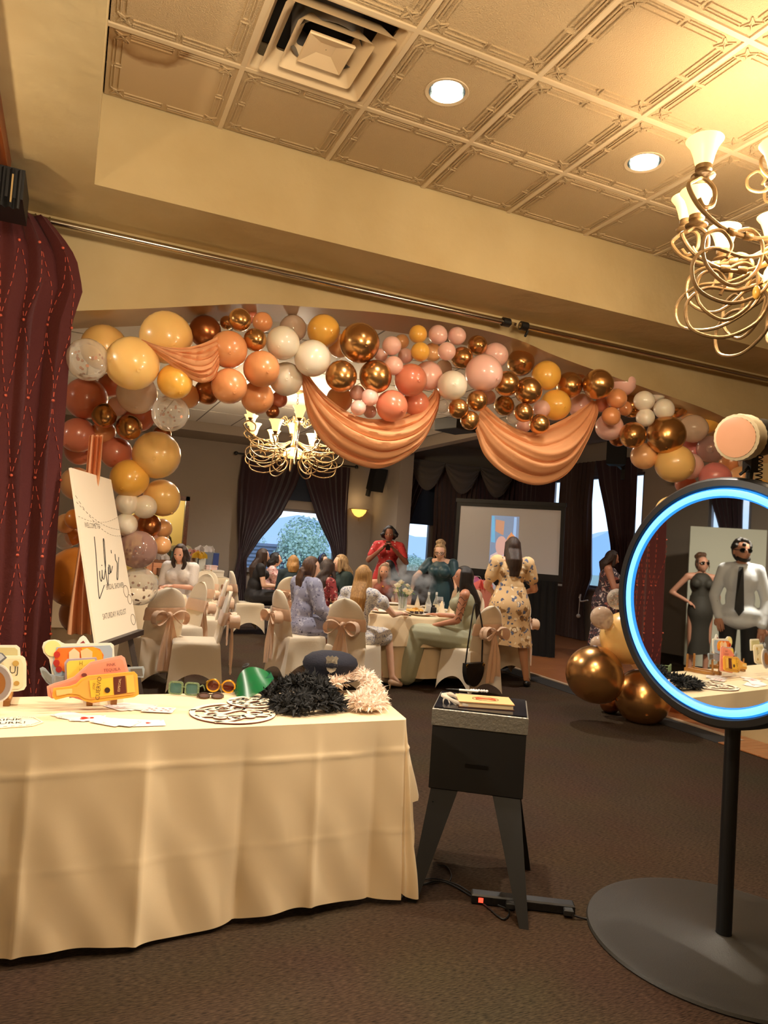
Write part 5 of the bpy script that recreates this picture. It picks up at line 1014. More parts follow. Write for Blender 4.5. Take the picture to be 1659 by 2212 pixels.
for k in range(4): B().lathe([(.001, 0), (.018, 0), (.024, .03), (.001, .028)], 12, (-.10+.06*k, -.12, .004)).build('dark_cup', M('choc', (56, 34, 24), .5), t)
x, y = polar(-72, .62); t = thing('candle_box', 'small dark candle box at the front of the middle table', 'candle', (x+.02, y+.16, TW)); bbox(-.03, .03, -.03, .03, 0, .075).build('box', BLACK, t, smooth=False); B().lathe([(.001, .075), (.02, .075), (.02, .10), (.001, .10)], 12).build('candle', M('dark_wax', (30, 26, 24), .5), t)
for a, l_ in [(-55, 'dark phone lying at the right rim of the middle table'), (-112, 'dark phone lying before the blonde woman elbow')]:
    x, y = polar(a, .76); t = thing('mobile_phone', l_, 'phone', (x, y, TW), a); bbox(-.036, .036, -.075, .075, 0, .009, .003).build('body', BLACK, t, smooth=False); B().box(-.033, .033, -.07, .07, .009, .0095).build('screen', M('phone_glass', (18, 18, 22), .06), t, smooth=False)
# dry ice vapour over the table
vm = bpy.data.materials.new('vapour'); vm.use_nodes = True; nt = vm.node_tree; nt.nodes.remove(nt.nodes['Principled BSDF']); pv = node(nt, 'ShaderNodeVolumePrincipled', Color=(.95, .93, .92, 1)); tcn = node(nt, 'ShaderNodeTexCoord'); nn_ = node(nt, 'ShaderNodeTexNoise', Scale=2.6, Detail=4.); rr = node(nt, 'ShaderNodeValToRGB'); rr.color_ramp.elements[0].position = .47; rr.color_ramp.elements[1].position = .66
ln2 = node(nt, 'ShaderNodeVectorMath', operation='LENGTH'); m1 = node(nt, 'ShaderNodeMapRange'); m1.inputs['From Min'].default_value = 1.; m1.inputs['From Max'].default_value = .35; mu = node(nt, 'ShaderNodeMath', operation='MULTIPLY'); mu2 = node(nt, 'ShaderNodeMath', operation='MULTIPLY'); mu2.inputs[1].default_value = 20.
for a_, c_ in ((tcn.outputs['Object'], nn_.inputs['Vector']), (nn_.outputs[0], rr.inputs[0]), (tcn.outputs['Object'], ln2.inputs[0]), (ln2.outputs['Value'], m1.inputs[0]), (m1.outputs[0], mu.inputs[0]), (rr.outputs[0], mu.inputs[1]), (mu.outputs[0], mu2.inputs[0]), (mu2.outputs[0], pv.inputs['Density']), (pv.outputs[0], nt.nodes['Material Output'].inputs['Volume'])): nt.links.new(a_, c_)
b = B(); b.ell((0, 0, 0), 1, 24, 16); o = b.build('vapour_cloud', vm); P = atD(884, 1262, 8.9); o.location = P; o.scale = (.36, .30, .27); tag(o, 'white dry ice vapour drifting over the middle table', 'vapour', kind='stuff')
# ================================================================== GIFT TABLE
P = np.array([2.02, 13.5]); t = thing('gift_table', 'table with ivory cloth and gifts against the back wall', 'table', (1.95, 13.55, 0)); B().box(-.95, .78, -.36, .36, .70, .73).build('tabletop', M('folding_table_grey', (150, 146, 140), .6), t, smooth=False)
b = B(); pr = [(-1.0, -.4), (.82, -.4), (.82, .4), (-1.0, .4)]; per = []
for (xa, ya), (xb, yb) in zip(pr, pr[1:]+pr[:1]): per += [(xa+(xb-xa)*k/24, ya+(yb-ya)*k/24) for k in range(24)]
b.grid([[(x*k, y*k, .735) for x, y in per] for k in (.02, .97)]+[[(x*(1+.03*v)+.012*v*math.sin(i*.9), y*(1+.06*v)+.012*v*math.sin(i*.9), .735-.70*v) for i, (x, y) in enumerate(per)] for v in (.02, .3, .6, 1)], closed_v=True); o = b.build('tablecloth', CLOTH, ang=75); o.location = (1.95, 13.55, 0); tag(o, 'ivory tablecloth hanging over the gift table', 'tablecloth')
def bag(px_, py_, w_, d_, h, c, label, tissue=None, Y=13.45, band=None, z=.74, handle=True):
    P = atY(px_, py_, Y); t = thing('gift_bag', label, 'gift bag', (P[0], P[1], z), .1, 'gift bags'); m_ = M('bag_%02x%02x%02x' % c, c, .5)
    b = B(); q = lambda w, d, z: [(-w, -d, z), (w, -d, z), (w, d, z), (-w, d, z)]; b.grid([q(w_*.96, d_*.9, 0), q(w_*.98, d_*.8, h*.5), q(w_, d_, h), q(w_*.96, d_*.94, h), q(w_*.9, d_*.8, .01)], closed_v=True); b.f.append((3, 2, 1, 0)); b.mi.append(0); b.build('bag', m_, t, smooth=False)
    if tissue:
        b = B(); r_ = np.random.default_rng(int(px_))
        for k in range(9):
            x0, y0 = (r_.random()-.5)*1.6*w_, (r_.random()-.5)*1.6*d_; a = r_.random()*3; s = .07+.05*r_.random()
            b.grid([[(x0+s*u*math.cos(a)+.02*v*(r_.random()-.5), y0+s*u*math.sin(a)+.04*(v-.5)*(r_.random()), h-.02+.13*v*(1-.5*abs(u))+.02*r_.random()) for u in (-1, -.5, 0, .5, 1)] for v in (0, .5, 1)])
        b.build('tissue_paper', M('tissue_%02x%02x%02x' % tissue, tissue, .6, tl=.3), t, ang=80)
    if handle:
        b = B()
        for s in (-1, 1): b.tube(smoothpath([(-w_*.45, s*d_, h), (-w_*.35, s*d_*1.02, h+.10), (w_*.35, s*d_*1.02, h+.10), (w_*.45, s*d_, h)], 5), .004, 5)
        b.build('handle', M('bag_cord', (200, 190, 176), .6), t)
    if band: bb = B(); bb.box(w_*band[0], w_*band[1], -d_*1.02, -d_*.99, .01, h*.97); bb.build('printed_band', M('band_%02x%02x%02x' % band[2], band[2], .5), t, smooth=False)
bag(447, 1205, .20, .10, .44, (120, 126, 134), 'large grey blue gift bag with white tissue by the wall', (226, 216, 208), 13.62, (.45, .98, (46, 66, 124))); bag(413, 1215, .15, .09, .36, (176, 146, 128), 'tan gift bag with pink tissue between green and print bags', (222, 150, 130), 13.58)
bag(432, 1220, .085, .06, .33, (206, 204, 190), 'slim white bag printed with dark leaves and yellow bow', (228, 184, 56), 13.4, (-.8, -.5, (60, 60, 56))); bag(388, 1205, .18, .10, .42, (66, 84, 72), 'dark green gift bag with cellophane behind the bride', (196, 186, 150), 13.66)
bag(345, 1228, .16, .10, .26, (132, 96, 70), 'brown paper gift bag left of the bride', (226, 214, 206), 13.55)
def gbox(px_, py_, w_, d_, h, c, label, Y=13.3, z=.74, rib=(196, 160, 110)):
    P = atY(px_, py_, Y); t = thing('gift_box', label, 'gift box', (P[0], P[1], z), .06, 'gift boxes'); bbox(-w_, w_, -d_, d_, 0, h*.78).build('box', M('box_%02x%02x%02x' % c, c, .5), t, smooth=False); bbox(-w_-.005, w_+.005, -d_-.005, d_+.005, h*.7, h).build('lid', M('box_%02x%02x%02x' % c, c, .5), t, smooth=False)
    B().box(-w_*.3-.012, -w_*.3+.012, -d_-.008, d_+.008, 0, h+.003).build('ribbon', M('ribbon_%02x%02x%02x' % rib, rib, .4), t, smooth=False)
gbox(459, 1235, .18, .12, .13, (236, 222, 198), 'large cream gift box with gold ribbon at the table edge', 13.3); gbox(456, 1222, .10, .08, .08, (230, 196, 186), 'small pink floral gift box on the cream box', 13.32, .872, (236, 226, 220)); gbox(427, 1225, .06, .05, .07, (232, 230, 226), 'tiny white gift box before the print bag', 13.25); gbox(332, 1235, .14, .10, .20, (226, 156, 112), 'orange gift box left of the bride', 13.35, .74, (150, 90, 60)); gbox(352, 1240, .1, .1, .12, (120, 82, 56), 'brown gift box beside the orange one', 13.2)
# ================================================================== SCREEN AND STAGE TABLE
S0, S1, S2, S3 = atD(983, 1227, 11.6), atD(1210, 1246, 10.95), atD(1216, 1101, 10.95), atD(992, 1090, 11.6); oc = np.array([*((S0+S1)/2)[:2], 0]); nS = np.cross(S1-S0, S3-S0); nS /= np.linalg.norm(nS)
def sp_(u, v, d=0.): return Vector((S0*(1-u)+S1*u)*(1-v)+(S3*(1-u)+S2*u)*v+nS*d-oc)
t = thing('projection_screen', 'black framed projection screen showing a bright portrait picture', 'screen', oc)
def plate(nm, u0, u1, v0, v1, d0, d1, m_, pr=None):
    b = B(); b.hexa([sp_(u0, v0, d0), sp_(u1, v0, d0), sp_(u1, v0, d1), sp_(u0, v0, d1), sp_(u0, v1, d0), sp_(u1, v1, d0), sp_(u1, v1, d1), sp_(u0, v1, d1)]); return b.build(nm, m_, pr or t, smooth=False)
plate('surface', .0, 1, .0, 1, -.01, 0, M('screen_white', (204, 206, 214), .8)); FR = M('screen_frame', (12, 12, 14), .6)
for u0, u1, v0, v1 in ((-.02, .015, -.07, 1.04), (.985, 1.02, -.07, 1.04), (-.02, 1.02, -.08, .02), (-.02, 1.02, .985, 1.05)): plate('frame_bar', u0, u1, v0, v1, -.02, .012, FR)
def emi(c, s): return M('proj_%02x%02x%02x' % c, c, .8, emit=s)
im = plate('projected_image', .33, .60, .10, .86, 0, .001, emi((150, 176, 216), .35))
def pol(nm, pts, m_, d): b = B(); b.prism([(u, v) for u, v in pts], lambda u, v: sp_(u, v, d), tuple(nS*.0006)); b.build(nm, m_, im, smooth=False)
pol('bright_window', [(.34, .45), (.38, .44), (.36, .85), (.335, .85)], emi((120, 196, 250), .5), .0012); pol('tan_wall', [(.375, .62), (.455, .56), (.46, .78), (.375, .80)], emi((226, 178, 150), .35), .0012); pol('window_strip', [(.545, .42), (.575, .42), (.575, .85), (.55, .85)], emi((160, 200, 255), .6), .0012)
pol('face', [(.44+.055*math.cos(a), .40+.15*math.sin(a)) for a in [k*.42 for k in range(15)]], emi((238, 196, 190), .4), .0018); pol('face', [(.535+.055*math.cos(a), .42+.17*math.sin(a)) for a in [k*.42 for k in range(15)]], emi((244, 190, 158), .4), .0019); pol('party_hat', [(.49, .50), (.58, .50), (.53, .62)], emi((250, 176, 120), .4), .002); pol('shoulders', [(.335, .11), (.595, .11), (.59, .28), (.5, .33), (.40, .30), (.34, .24)], emi((236, 216, 226), .4), .0015)
plate('case_bar', -.03, 1.03, 1.04, 1.10, -.05, .03, FR); B().bar(sp_(-.02, -.12, .01), sp_(1.02, -.12, .01), .03).build('lower_bar', M('screen_bar_grey', (150, 150, 150), .4), t, smooth=False)
for u in (.08, .92): p = sp_(u, -.1, -.03); B().bar(p, Vector((p.x, p.y, 0)), .05).build('leg', FR, t, smooth=False)
b = B(); dv = (S1-S0); dv[2] = 0; Ld = np.linalg.norm(dv); dv /= Ld; drape(b, [(1.16, -.06, Ld-.02), (.6, -.06, Ld-.02), (.02, -.08, Ld)], (S0[0], S0[1], 0), dv, nS, 16, .02, 20, 120); o = b.build('black_skirting', M('black_cloth', (10, 10, 11), .9), ang=80); tag(o, 'black pleated cloth hanging under the projection screen', 'skirting'); o.location = tuple(nS*.06)
P = atD(1045, 1300, 9.9); t = thing('side_table', 'black clothed side table with gift bags before the screen', 'table', (P[0], P[1], 0), -.75); bbox(-.32, .32, -.3, .3, .70, .73).build('tabletop', BLACK, t, smooth=False); b = B(); b.grid([[((.33+.04*v+.012*v*math.sin(k*1.3))*math.cos(2*math.pi*k/60)*1.15, (.31+.04*v+.012*v*math.sin(k*1.3))*math.sin(2*math.pi*k/60)*1.15, .735-.71*v) for k in range(60)] for v in (0, .3, .65, 1)], closed_v=True); b.build('skirt', M('black_cloth', (10, 10, 11), .9), t, ang=80)
def sbag(px_, D, *a, **k): P = atD(px_, 1290, D); bag(px_, 1290, *a, Y=P[1], z=.735, **k)
sbag(1043, 9.7, .11, .06, .30, (214, 132, 110), 'salmon pink gift bag on the black side table', (236, 120, 110)); sbag(1052, 9.95, .08, .05, .28, (130, 146, 214), 'blue gift bag with white tissue on the black side table', (230, 230, 240)); sbag(1022, 10.0, .14, .07, .34, (206, 196, 190), 'pale gift bag with pink tissue behind the long black hair', (216, 120, 170))
# ================================================================== PEOPLE
def skinm(c): return M('skin_%02x%02x%02x' % c, c, .5, sss=.12)
def hairm(c, c2): return M('hair_%02x%02x%02x' % c, c, .45, vary=(9, c2, .35, .7), stretch=(9, 9, .7), bump=(40, .35))
LIP = M('lips', (172, 96, 84), .4); EYE = M('eye_white', (196, 176, 162), .3); IRIS = M('iris_dark', (38, 26, 20), .2)
SEAT = dict(pelvis=(0, -.02, .56), waist=(0, -.02, .72), chest=(0, 0, .90), neck=(0, -.01, 1.05), head=(0, .03, 1.175), sh=(.165, -.015, 1.0), el=(.21, .06, .74), wr=(.13, .30, .76), hip=(.09, .0, .54), kn=(.11, .44, .54), an=(.11, .44, .10), toe=(.12, .57, .035))
STAND = dict(pelvis=(0, 0, .93), waist=(0, 0, 1.08), chest=(0, .01, 1.26), neck=(0, -.01, 1.41), head=(0, .03, 1.535), sh=(.17, -.015, 1.36), el=(.23, -.02, 1.10), wr=(.22, .08, .87), hip=(.09, 0, .90), kn=(.10, .02, .49), an=(.10, -.02, .085), toe=(.12, .13, .035))
def person(label, loc, rz, base, skin, hair, outfit, g=1., lean=0., sc=1., head=(0., 0., 0.), mods=None, extra=None, male=False, legs=True, z0=0.):
    J = {}
    for k, v in base.items():
        if k in ('sh', 'el', 'wr', 'hip', 'kn', 'an', 'toe'):
            for s, n in ((1, 'R'), (-1, 'L')): J[k+n] = Vector((s*v[0], v[1], v[2]))
        else: J[k] = Vector(v)
    for k, v in (mods or {}).items(): J[k] = Vector(v)
    if lean:
        p0 = J['pelvis'].copy(); Rl = Matrix.Rotation(-lean, 3, 'X')
        for k in J:
            if k[:2] in ('wa', 'ch', 'ne', 'he', 'sh') or (k[:2] in ('el', 'wr') and not (mods and k in mods)): J[k] = p0+Rl @ (J[k]-p0)
    sk = skinm(skin); t = thing('person', label, 'person', (loc[0], loc[1], z0), rz, 'guests of the party'); t.scale = (sc, sc, sc)
    b = B()
    def torso(b, e=0., top=True, shoulders=True):
        b.ell(J['pelvis'], ((.165 if not male else .155)*g+e, .115*g+e, .13+e), 14, 10); b.ell(J['waist'], ((.128 if not male else .145)*g+e, .098*g+e, .14+e), 14, 10)
        b.caps(J['pelvis'], J['waist'], .118*g+e, .10*g+e); b.caps(J['waist'], J['chest'], .10*g+e, .10*g+e)
        if top:
            b.ell(J['chest'], ((.150 if not male else .17)*g+e, .105*g+e, .155+e), 14, 10)
            fw = (J['chest']-J['waist']).cross(J['shL']-J['shR']).normalized(); fw = fw if fw.y > -.3 else -fw
            if not male:
                for s in 'RL': b.ell(J['chest']*.55+J['sh'+s]*.45+fw*.085-Vector((0, 0, .035)), .066*g+e, 10, 8)
        if shoulders:
            for s in 'RL': b.caps(J['neck']*.85+J['chest']*.15, J['sh'+s], .05*g+e, .055*g+e)
    torso(b)
    b.caps(J['neck']-Vector((0, 0, .03)), J['head']-Vector((0, .012, .04)), .053, .048)
    for s in 'RL':
        b.caps(J['sh'+s], J['el'+s], .05*g, .038*g); b.caps(J['el'+s], J['wr'+s], .038*g, .025)
        b.caps(J['hip'+s], J['kn'+s], .088*g, .058*g); b.caps(J['kn'+s], J['an'+s], .055*g, .034)
        b.caps(J['an'+s], J['toe'+s], .036, .026)
    me = fuse(b, 'body', .0135, 4, .55); vs, fs = mesh_data(me); bpy.data.meshes.remove(me)
    bb = B(); bb.add(vs, fs)
    # head with face
    Rh = (Matrix.Rotation(head[0], 3, 'Z') @ Matrix.Rotation(-head[1], 3, 'X') @ Matrix.Rotation(head[2], 3, 'Y')); hc = J['head']
    def fn(d, q):
        q = q.copy(); 
        if d.z < 0: q.x *= 1-.30*d.z*d.z*1.2; q.y *= 1-.10*d.z*d.z
        if d.y > 0:
            q.y += .020*math.exp(-(d.x/.13)**2-((d.z+.14)/.15)**2)*1.15+.006*math.exp(-(d.x/.1)**2-((d.z-.05)/.14)**2)
            for s in (-1, 1): q.y -= .010*math.exp(-((d.x-s*.36)/.17)**2-((d.z-.07)/.12)**2)
            q.y += .006*math.exp(-(d.x/.22)**2-((d.z+.48)/.10)**2)+.008*math.exp(-(d.x/.22)**2-((d.z+.80)/.16)**2)
        return q
    k0 = len(bb.f); kv = len(bb.v); bb.ell(hc, (.073, .092, .112), 32, 24, Rh, fn)
    Ri = Rh.inverted()
    for fi in range(k0, len(bb.f)):
        c = sum((Vector(bb.v[i]) for i in bb.f[fi]), Vector())/len(bb.f[fi]); q = Ri @ (c-hc); x, z = q.x/.073, q.z/.112
        if q.y > .04:
            if abs(z+.50) < .05 and abs(x) < .28: bb.mi[fi] = 1
            for s in (-1, 1):
                dx, dz = x-s*.40, z-.06
                if (dx/.2)**2+(dz/.055)**2 < 1: bb.mi[fi] = 3 if abs(dx) < .085 else 2
                if abs(dx) < .22 and abs(z-.24) < .045: bb.mi[fi] = 4
    for s in (-1, 1): bb.ell(hc+Rh @ Vector((s*.074, -.008, -.005)), (.010, .020, .030), 8, 6, Rh)
    # hands
    for s in 'RL':
        wv = J['wr'+s]; d = (wv-J['el'+s]).normalized(); d = (d+Vector((0, 0, -.05))).normalized(); up = Vector((0, 0, 1)) if abs(d.z) < .8 else Vector((0, 1, 0)); u = d.cross(up).normalized(); nn = u.cross(d)
        if s == 'L': u = -u
        Rp = Matrix((u, d, nn)).transposed(); bb.ell(wv+d*.045, (.036, .052, .015), 10, 8, Rp)
        for q, ln_ in ((-.026, .066), (-.009, .076), (.009, .072), (.025, .056)):
            p0 = wv+d*.085-u*q; p1 = p0+d*ln_*.5-nn*.006; p2 = p1+d*ln_*.36-nn*.02; bb.tube([p0-d*.02, p0, p1, p2, p2+d*.004-nn*.004], [.008, .0085, .008, .0068, .003], 6)
        p0 = wv+d*.03-u*(-.026)*1; p0 = wv+d*.025+u*.028; bb.tube([p0-u*.012, p0+u*.012+d*.02, p0+u*.018+d*.05-nn*.006, p0+u*.012+d*.068-nn*.01], [.011, .0105, .009, .004], 6)
    hm = hairm(*hair['col'])
    bb.build('body', [sk, LIP, EYE, IRIS, hm], t, ang=60)
    # hair
    hb = B(); v3 = lambda *a: hc+Rh @ Vector(a)
    fr = hair.get('fringe', .42)
    def hf(d, q):
        f_ = 1.; face_ = max(0, d.y-.02)*(1 if d.z < fr else max(0, 1-(d.z-fr)*3.)); f_ -= .42*min(1, face_*2.2)
        return q*f_
    hb.ell(v3(0, -.010, .012), (.086, .104, .120), 24, 18, Rh, hf); st = hair['style']; ln_ = hair.get('len', .3); rr = random.Random(len(label)*7+int(loc[0]*100))
    if st in ('long', 'bob', 'curly'):
        z_end = -ln_
        for k in range(11):
            a = math.radians(-112+224*k/10); r0 = .064 if st != 'curly' else .072; x, y = r0*math.sin(a)*1.05, -r0*math.cos(a)*1.15-.005
            zt = .03; n = 6; pts = []; off = J['neck']
            for i in range(n+1):
                v = i/n; z = zt+(z_end-zt)*v; spread = 1+.25*math.sin(math.pi*min(1, v*1.2))*(1.3 if st == 'curly' else .6)-(.25*v if st == 'long' else 0)
                back = -.15*min(1, max(0, (v-.15)*3))*(1 if math.cos(a) > -.2 else .1)*min(1, ln_/.3)
                wv_ = .012*math.sin(v*9+k)*(2 if st == 'curly' else hair.get('wave', .6)); pts.append(hc+Rh @ Vector((x*spread+wv_, y*spread+back*.7, 0))+Vector((0, 0, z)) if i else hc+Rh @ Vector((x*.55, y*.55, .085)))
            if math.cos(a) < -.28 and not hair.get('front'): pts = pts[:4]
            pts.insert(1, hc+Rh @ Vector((x*.92, y*.92, .058))); hb.tube(pts, [.022, .028]+[.032-.012*i/n for i in range(1, len(pts)-1)], 8)
    if st == 'updo':
        hb.ell(v3(0, -.05, .125), (.062, .062, .05), 14, 10); hb.ell(v3(.03, -.02, .135), (.04, .04, .035), 10, 8); hb.ell(v3(-.03, -.07, .11), (.045, .04, .04), 10, 8)
        for s in (-1, 1): hb.tube([v3(s*.07, .03, .06), v3(s*.08, .03, -.03), v3(s*.075, .03, -.10)], [.014, .01, .006], 6)
    if st == 'pony':
        hb.ell(v3(0, -.11, -.04), (.04, .035, .04), 10, 8)
        for k in range(5): hb.tube([v3(.015*(k-2), -.11, -.04), v3(.02*(k-2), -.13, -.04-ln_*.4), v3(.025*(k-2)+.01*rr.random(), -.11, -.04-ln_)], [.024, .024, .010], 7)
        for s in (-1, 1): hb.tube([v3(s*.072, .0, .04), v3(s*.085, -.01, -.05), v3(s*.09, -.02, -.15)], [.02, .02, .008], 7)
    if st == 'short':
        for k in range(40): d = Vector((rr.uniform(-1, 1), rr.uniform(-1, .55), rr.uniform(.1, 1))).normalized(); hb.ell(v3(d.x*.078, d.y*.096-.008, d.z*.112+.012), .022, 7, 5)
    hme = fuse(hb, 'hair', .0085, 2, .6); hme.materials.append(hm); link('hair', hme, t)
    if hair.get('beard'):
        db = B(); 
        for a in range(-5, 6): q = a/5; db.ell(v3(.056*math.sin(q*1.35), .074*math.cos(q*1.2)+.002, -.062-.026*math.cos(q*1.5)), (.016, .014, .020), 8, 6)
        dm = fuse(db, 'beard', .007, 2, .6); dm.materials.append(hm); link('beard', dm, t)
    # clothes
    def sleeves(b, frac, e):
        for s in 'RL':
            a, c, d = J['sh'+s], J['el'+s], J['wr'+s]
            if frac > 0: b.caps(a, a.lerp(c, min(1, frac/.5)), .058*g+e, .046*g+e)
            if frac > .5: b.caps(c, c.lerp(d, min(1, (frac-.5)/.5)), .045*g+e, .033*g+e)
    def pieces(nm, mat, fnb, vox=.0125):
        b = B(); fnb(b); me = fuse(b, nm, vox, 4, .6); me.materials.append(mat); return link(nm, me, t)
    o = outfit; e = .014
    if o.get('top'):
        def ft(b):
            torso(b, e, True, o.get('sh', True)); sleeves(b, o.get('sleeve', 0), .010+o.get('loose', 0))
            if o.get('tail'): b.ell(J['pelvis']+Vector((0, 0, .01)), (.195, .15, .10), 14, 10); b.ell(J['pelvis']+Vector((0, 0, -.06)), (.185, .15, .09), 14, 10)
            if o.get('ruffle'):
                for s in 'RL': b.ell(J['sh'+s].lerp(J['el'+s], .35), (.085, .085, .075), 12, 8)
        pieces(o.get('tname', 'dress_top' if o.get('skirt', '').startswith('d') else 'top'), o['top'], ft)
    if o.get('skirt') in ('d_short', 'd_long', 'long', 'pants_wide', 'pants'):
        lg = o['skirt'] in ('d_long', 'long', 'pants_wide', 'pants')
        def fs_(b):
            b.ell(J['pelvis'], (.175*g, .135*g, .12), 14, 10)
            for s in 'RL':
                k = J['kn'+s]; r1 = .115*g if o['skirt'] != 'pants' else .085*g
                b.caps(J['hip'+s], J['hip'+s].lerp(k, 1. if lg else .78), .125*g if o['skirt'] != 'pants' else .105*g, r1)
                if lg: b.caps(k, k.lerp(J['an'+s], .93), r1*.95, r1*(1.05 if o['skirt'] != 'pants' else .75))
            if o['skirt'] in ('d_long', 'long'): b.caps(J['knR'], J['knL'], .1*g, .1*g); b.caps(J['knR'].lerp(J['anR'], .8), J['knL'].lerp(J['anL'], .8), .1*g, .1*g)
            elif o['skirt'] == 'd_short': b.caps(J['hipR'].lerp(J['knR'], .6), J['hipL'].lerp(J['knL'], .6), .12*g, .12*g)
        pieces('skirt' if o['skirt'] in ('d_short', 'd_long', 'long') else 'trousers', o.get('bot', o['top']), fs_)
    if o.get('flare'):      # standing skirt (hem z, hem radius, flutes)
        hz_, hr, nf = o['flare']; rows = []; p = J['waist']; q = J['pelvis']
        for i in range(22):
            v = i/21; z = p.z+.02+(hz_-p.z)*v; z2 = (p.z+.02-z); hipb = math.exp(-((z-q.z+.03)/.14)**2)
            rx = (.125*g+.016)*(1-v)+hr*v+.035*g*hipb; ry = (.10*g+.016)*(1-v)+hr*.80*v+.04*g*hipb; cx, cy_ = p.x*(1-v)+q.x*v, p.y*(1-min(1, v*3))+q.y*min(1, v*3)
            rows.append([(cx+rx*(1+.07*v*math.sin(nf*a))*math.cos(a), cy_+ry*(1+.07*v*math.sin(nf*a+.7))*math.sin(a), z+.012*v*math.sin(2*a)) for a in [2*math.pi*k/72 for k in range(72)]])
        B().grid(rows, closed_v=True).build('skirt', o.get('bot', o['top']), t, ang=80)
    if o.get('shoes'):
        b = B()
        for s in 'RL':
            a, c = J['an'+s], J['toe'+s]; b.caps((a.x, a.y-.02, a.z-.05), (c.x, c.y+.01, c.z-.008), .035, .03)
            if o.get('heel'): b.tube([(a.x, a.y-.03, a.z-.05), (a.x, a.y-.04, .0)], [.014, .006], 6)
        b.build('shoes', o['shoes'], t)
    for k, f_ in (extra or {}).items(): f_(t, J, Rh, hc)
    return t, J
LTS, MED, DK = (232, 186, 158), (206, 152, 120), (150, 100, 78)
BLK, BRN, DBR, BLD, GBL, HLT = ((20, 14, 12), (36, 26, 22)), ((66, 42, 28), (104, 70, 46)), ((40, 26, 20), (66, 44, 32)), ((196, 148, 84), (150, 104, 54)), ((176, 150, 120), (126, 98, 74)), ((206, 172, 122), (104, 74, 50))
BLUEGREY = floral('blue_grey_print', (150, 150, 172), [(182, 182, 198), (62, 60, 80), (112, 112, 140)], 15, (.34, .17, .2)); WHITEBLUE = floral('white_blue_floral', (226, 222, 216), [(112, 122, 160), (84, 90, 126), (160, 160, 180)], 24, (.24, .2, .28))
REDFL = floral('red_white_floral', (196, 56, 56), [(240, 210, 200), (150, 30, 36)], 13, (.17, .2)); YELFL = floral('yellow_rose_floral', (224, 188, 138), [(150, 110, 66), (96, 106, 134), (246, 226, 190), (74, 80, 104)], 9, (.27, .25, .2, .17)); PINKFL = floral('pink_floral', (226, 178, 172), [(176, 96, 96), (240, 214, 206)], 18, .3); REDPR = floral('red_print', (150, 56, 60), [(214, 170, 160), (90, 24, 30)], 16, .3); DKFL = floral('dusk_floral', (84, 72, 82), [(190, 120, 112), (226, 206, 200), (60, 52, 60)], 13, .32)
TEAL = M('teal_satin', (24, 62, 72), .45, sheen=.2); DGREEN = M('dark_green_knit', (22, 44, 42), .8); SAGE = M('sage_crepe', (164, 164, 136), .7, bump=(30, .1)); BLKD = M('black_dress', (24, 19, 19), .75); WHTT = M('pale_grey_blouse', (222, 214, 208), .7, bump=(60, .2)); BEIGE = M('beige_shirt', (190, 166, 140), .8); DENIM = M('denim_blue', (82, 96, 112), .8); WSH = M('white_shirt', (226, 232, 240), .6, bump=(14, .25)); CHAR = M('charcoal_trousers', (38, 38, 40), .8); OLIVEB = M('dark_olive_dress', (48, 44, 36), .7); SHB = M('shoe_black', (18, 16, 16), .35); SHN = M('shoe_nude', (214, 180, 150), .4)
def glasses(fm, lm, sun=False):
    def f_(t, J, Rh, hc):
        b = B(); l_ = B()
        for s in (-1, 1):
            c = hc+Rh @ Vector((s*.032, .088, .008)); ring = [c+Rh @ Vector((.027*math.cos(a), -.010*abs(math.cos(a))*(s*math.cos(a) > 0), .021*math.sin(a))) for a in [2*math.pi*k/16 for k in range(17)]]; b.tube(ring, .0032, 5); l_.add(ring[:16], [tuple(range(16))]); b.tube([hc+Rh @ Vector((s*.058, .078, .012)), hc+Rh @ Vector((s*.080, .0, .012))], .003, 5)
        b.tube([hc+Rh @ Vector((-.008, .095, .012)), hc+Rh @ Vector((.008, .095, .012))], .003, 5); g_ = b.build('glasses', fm, t); l_.build('lens', lm, g_, smooth=False)
    return f_
def phone(label, t, J, dy=.05, dz=.05, s_='R', both=True):
    m_ = (J['wrR']+J['wrL'])/2 if both else J['wr'+s_]; M4 = Matrix.Rotation(t.rotation_euler.z, 4, 'Z'); p = Vector(t.location)+(M4 @ (m_+Vector((0, dy, dz))))*t.scale.x
    q = thing('mobile_phone', label, 'phone', p, rot=(math.radians(70), 0, t.rotation_euler.z)); bbox(-.037, .037, -.075, .075, -.004, .004, .002).build('body', BLACK, q, smooth=False); B().box(-.033, .033, -.07, .07, .004, .0046).build('screen', M('phone_glass', (18, 18, 22), .06), q, smooth=False)
# --- middle table
person('woman in blue grey print dress with brown ponytail, back to the camera', (2.44, 7.70), face(1, .28), SEAT, LTS, dict(style='pony', col=BRN, len=.22), dict(top=BLUEGREY, sleeve=.95, loose=.018, skirt='d_short', shoes=SHB), 1.05, .06, 1.03, (-.1, .1, 0), dict(elR=(.24, .05, .76), wrR=(.2, .28, .62), anR=(.10, .33, .1), toeR=(.10, .46, .035)))
person('long haired blonde woman in white and blue floral dress, elbow on the table', (2.82, 7.03), face(.72, .70), SEAT, LTS, dict(style='long', col=BLD, len=.46, wave=.3), dict(top=WHITEBLUE, sleeve=.28, ruffle=True, skirt='d_short', shoes=SHN, heel=True), .9, .10, 1.0, (.1, .0, 0), dict(elR=(.34, .16, .80), wrR=(.34, .40, .80), wrL=(-.05, .35, .80), knR=(.20, .42, .54), anR=(.30, .34, .12), toeR=(.36, .44, .045), anL=(.14, .40, .13), toeL=(.2, .5, .05)))
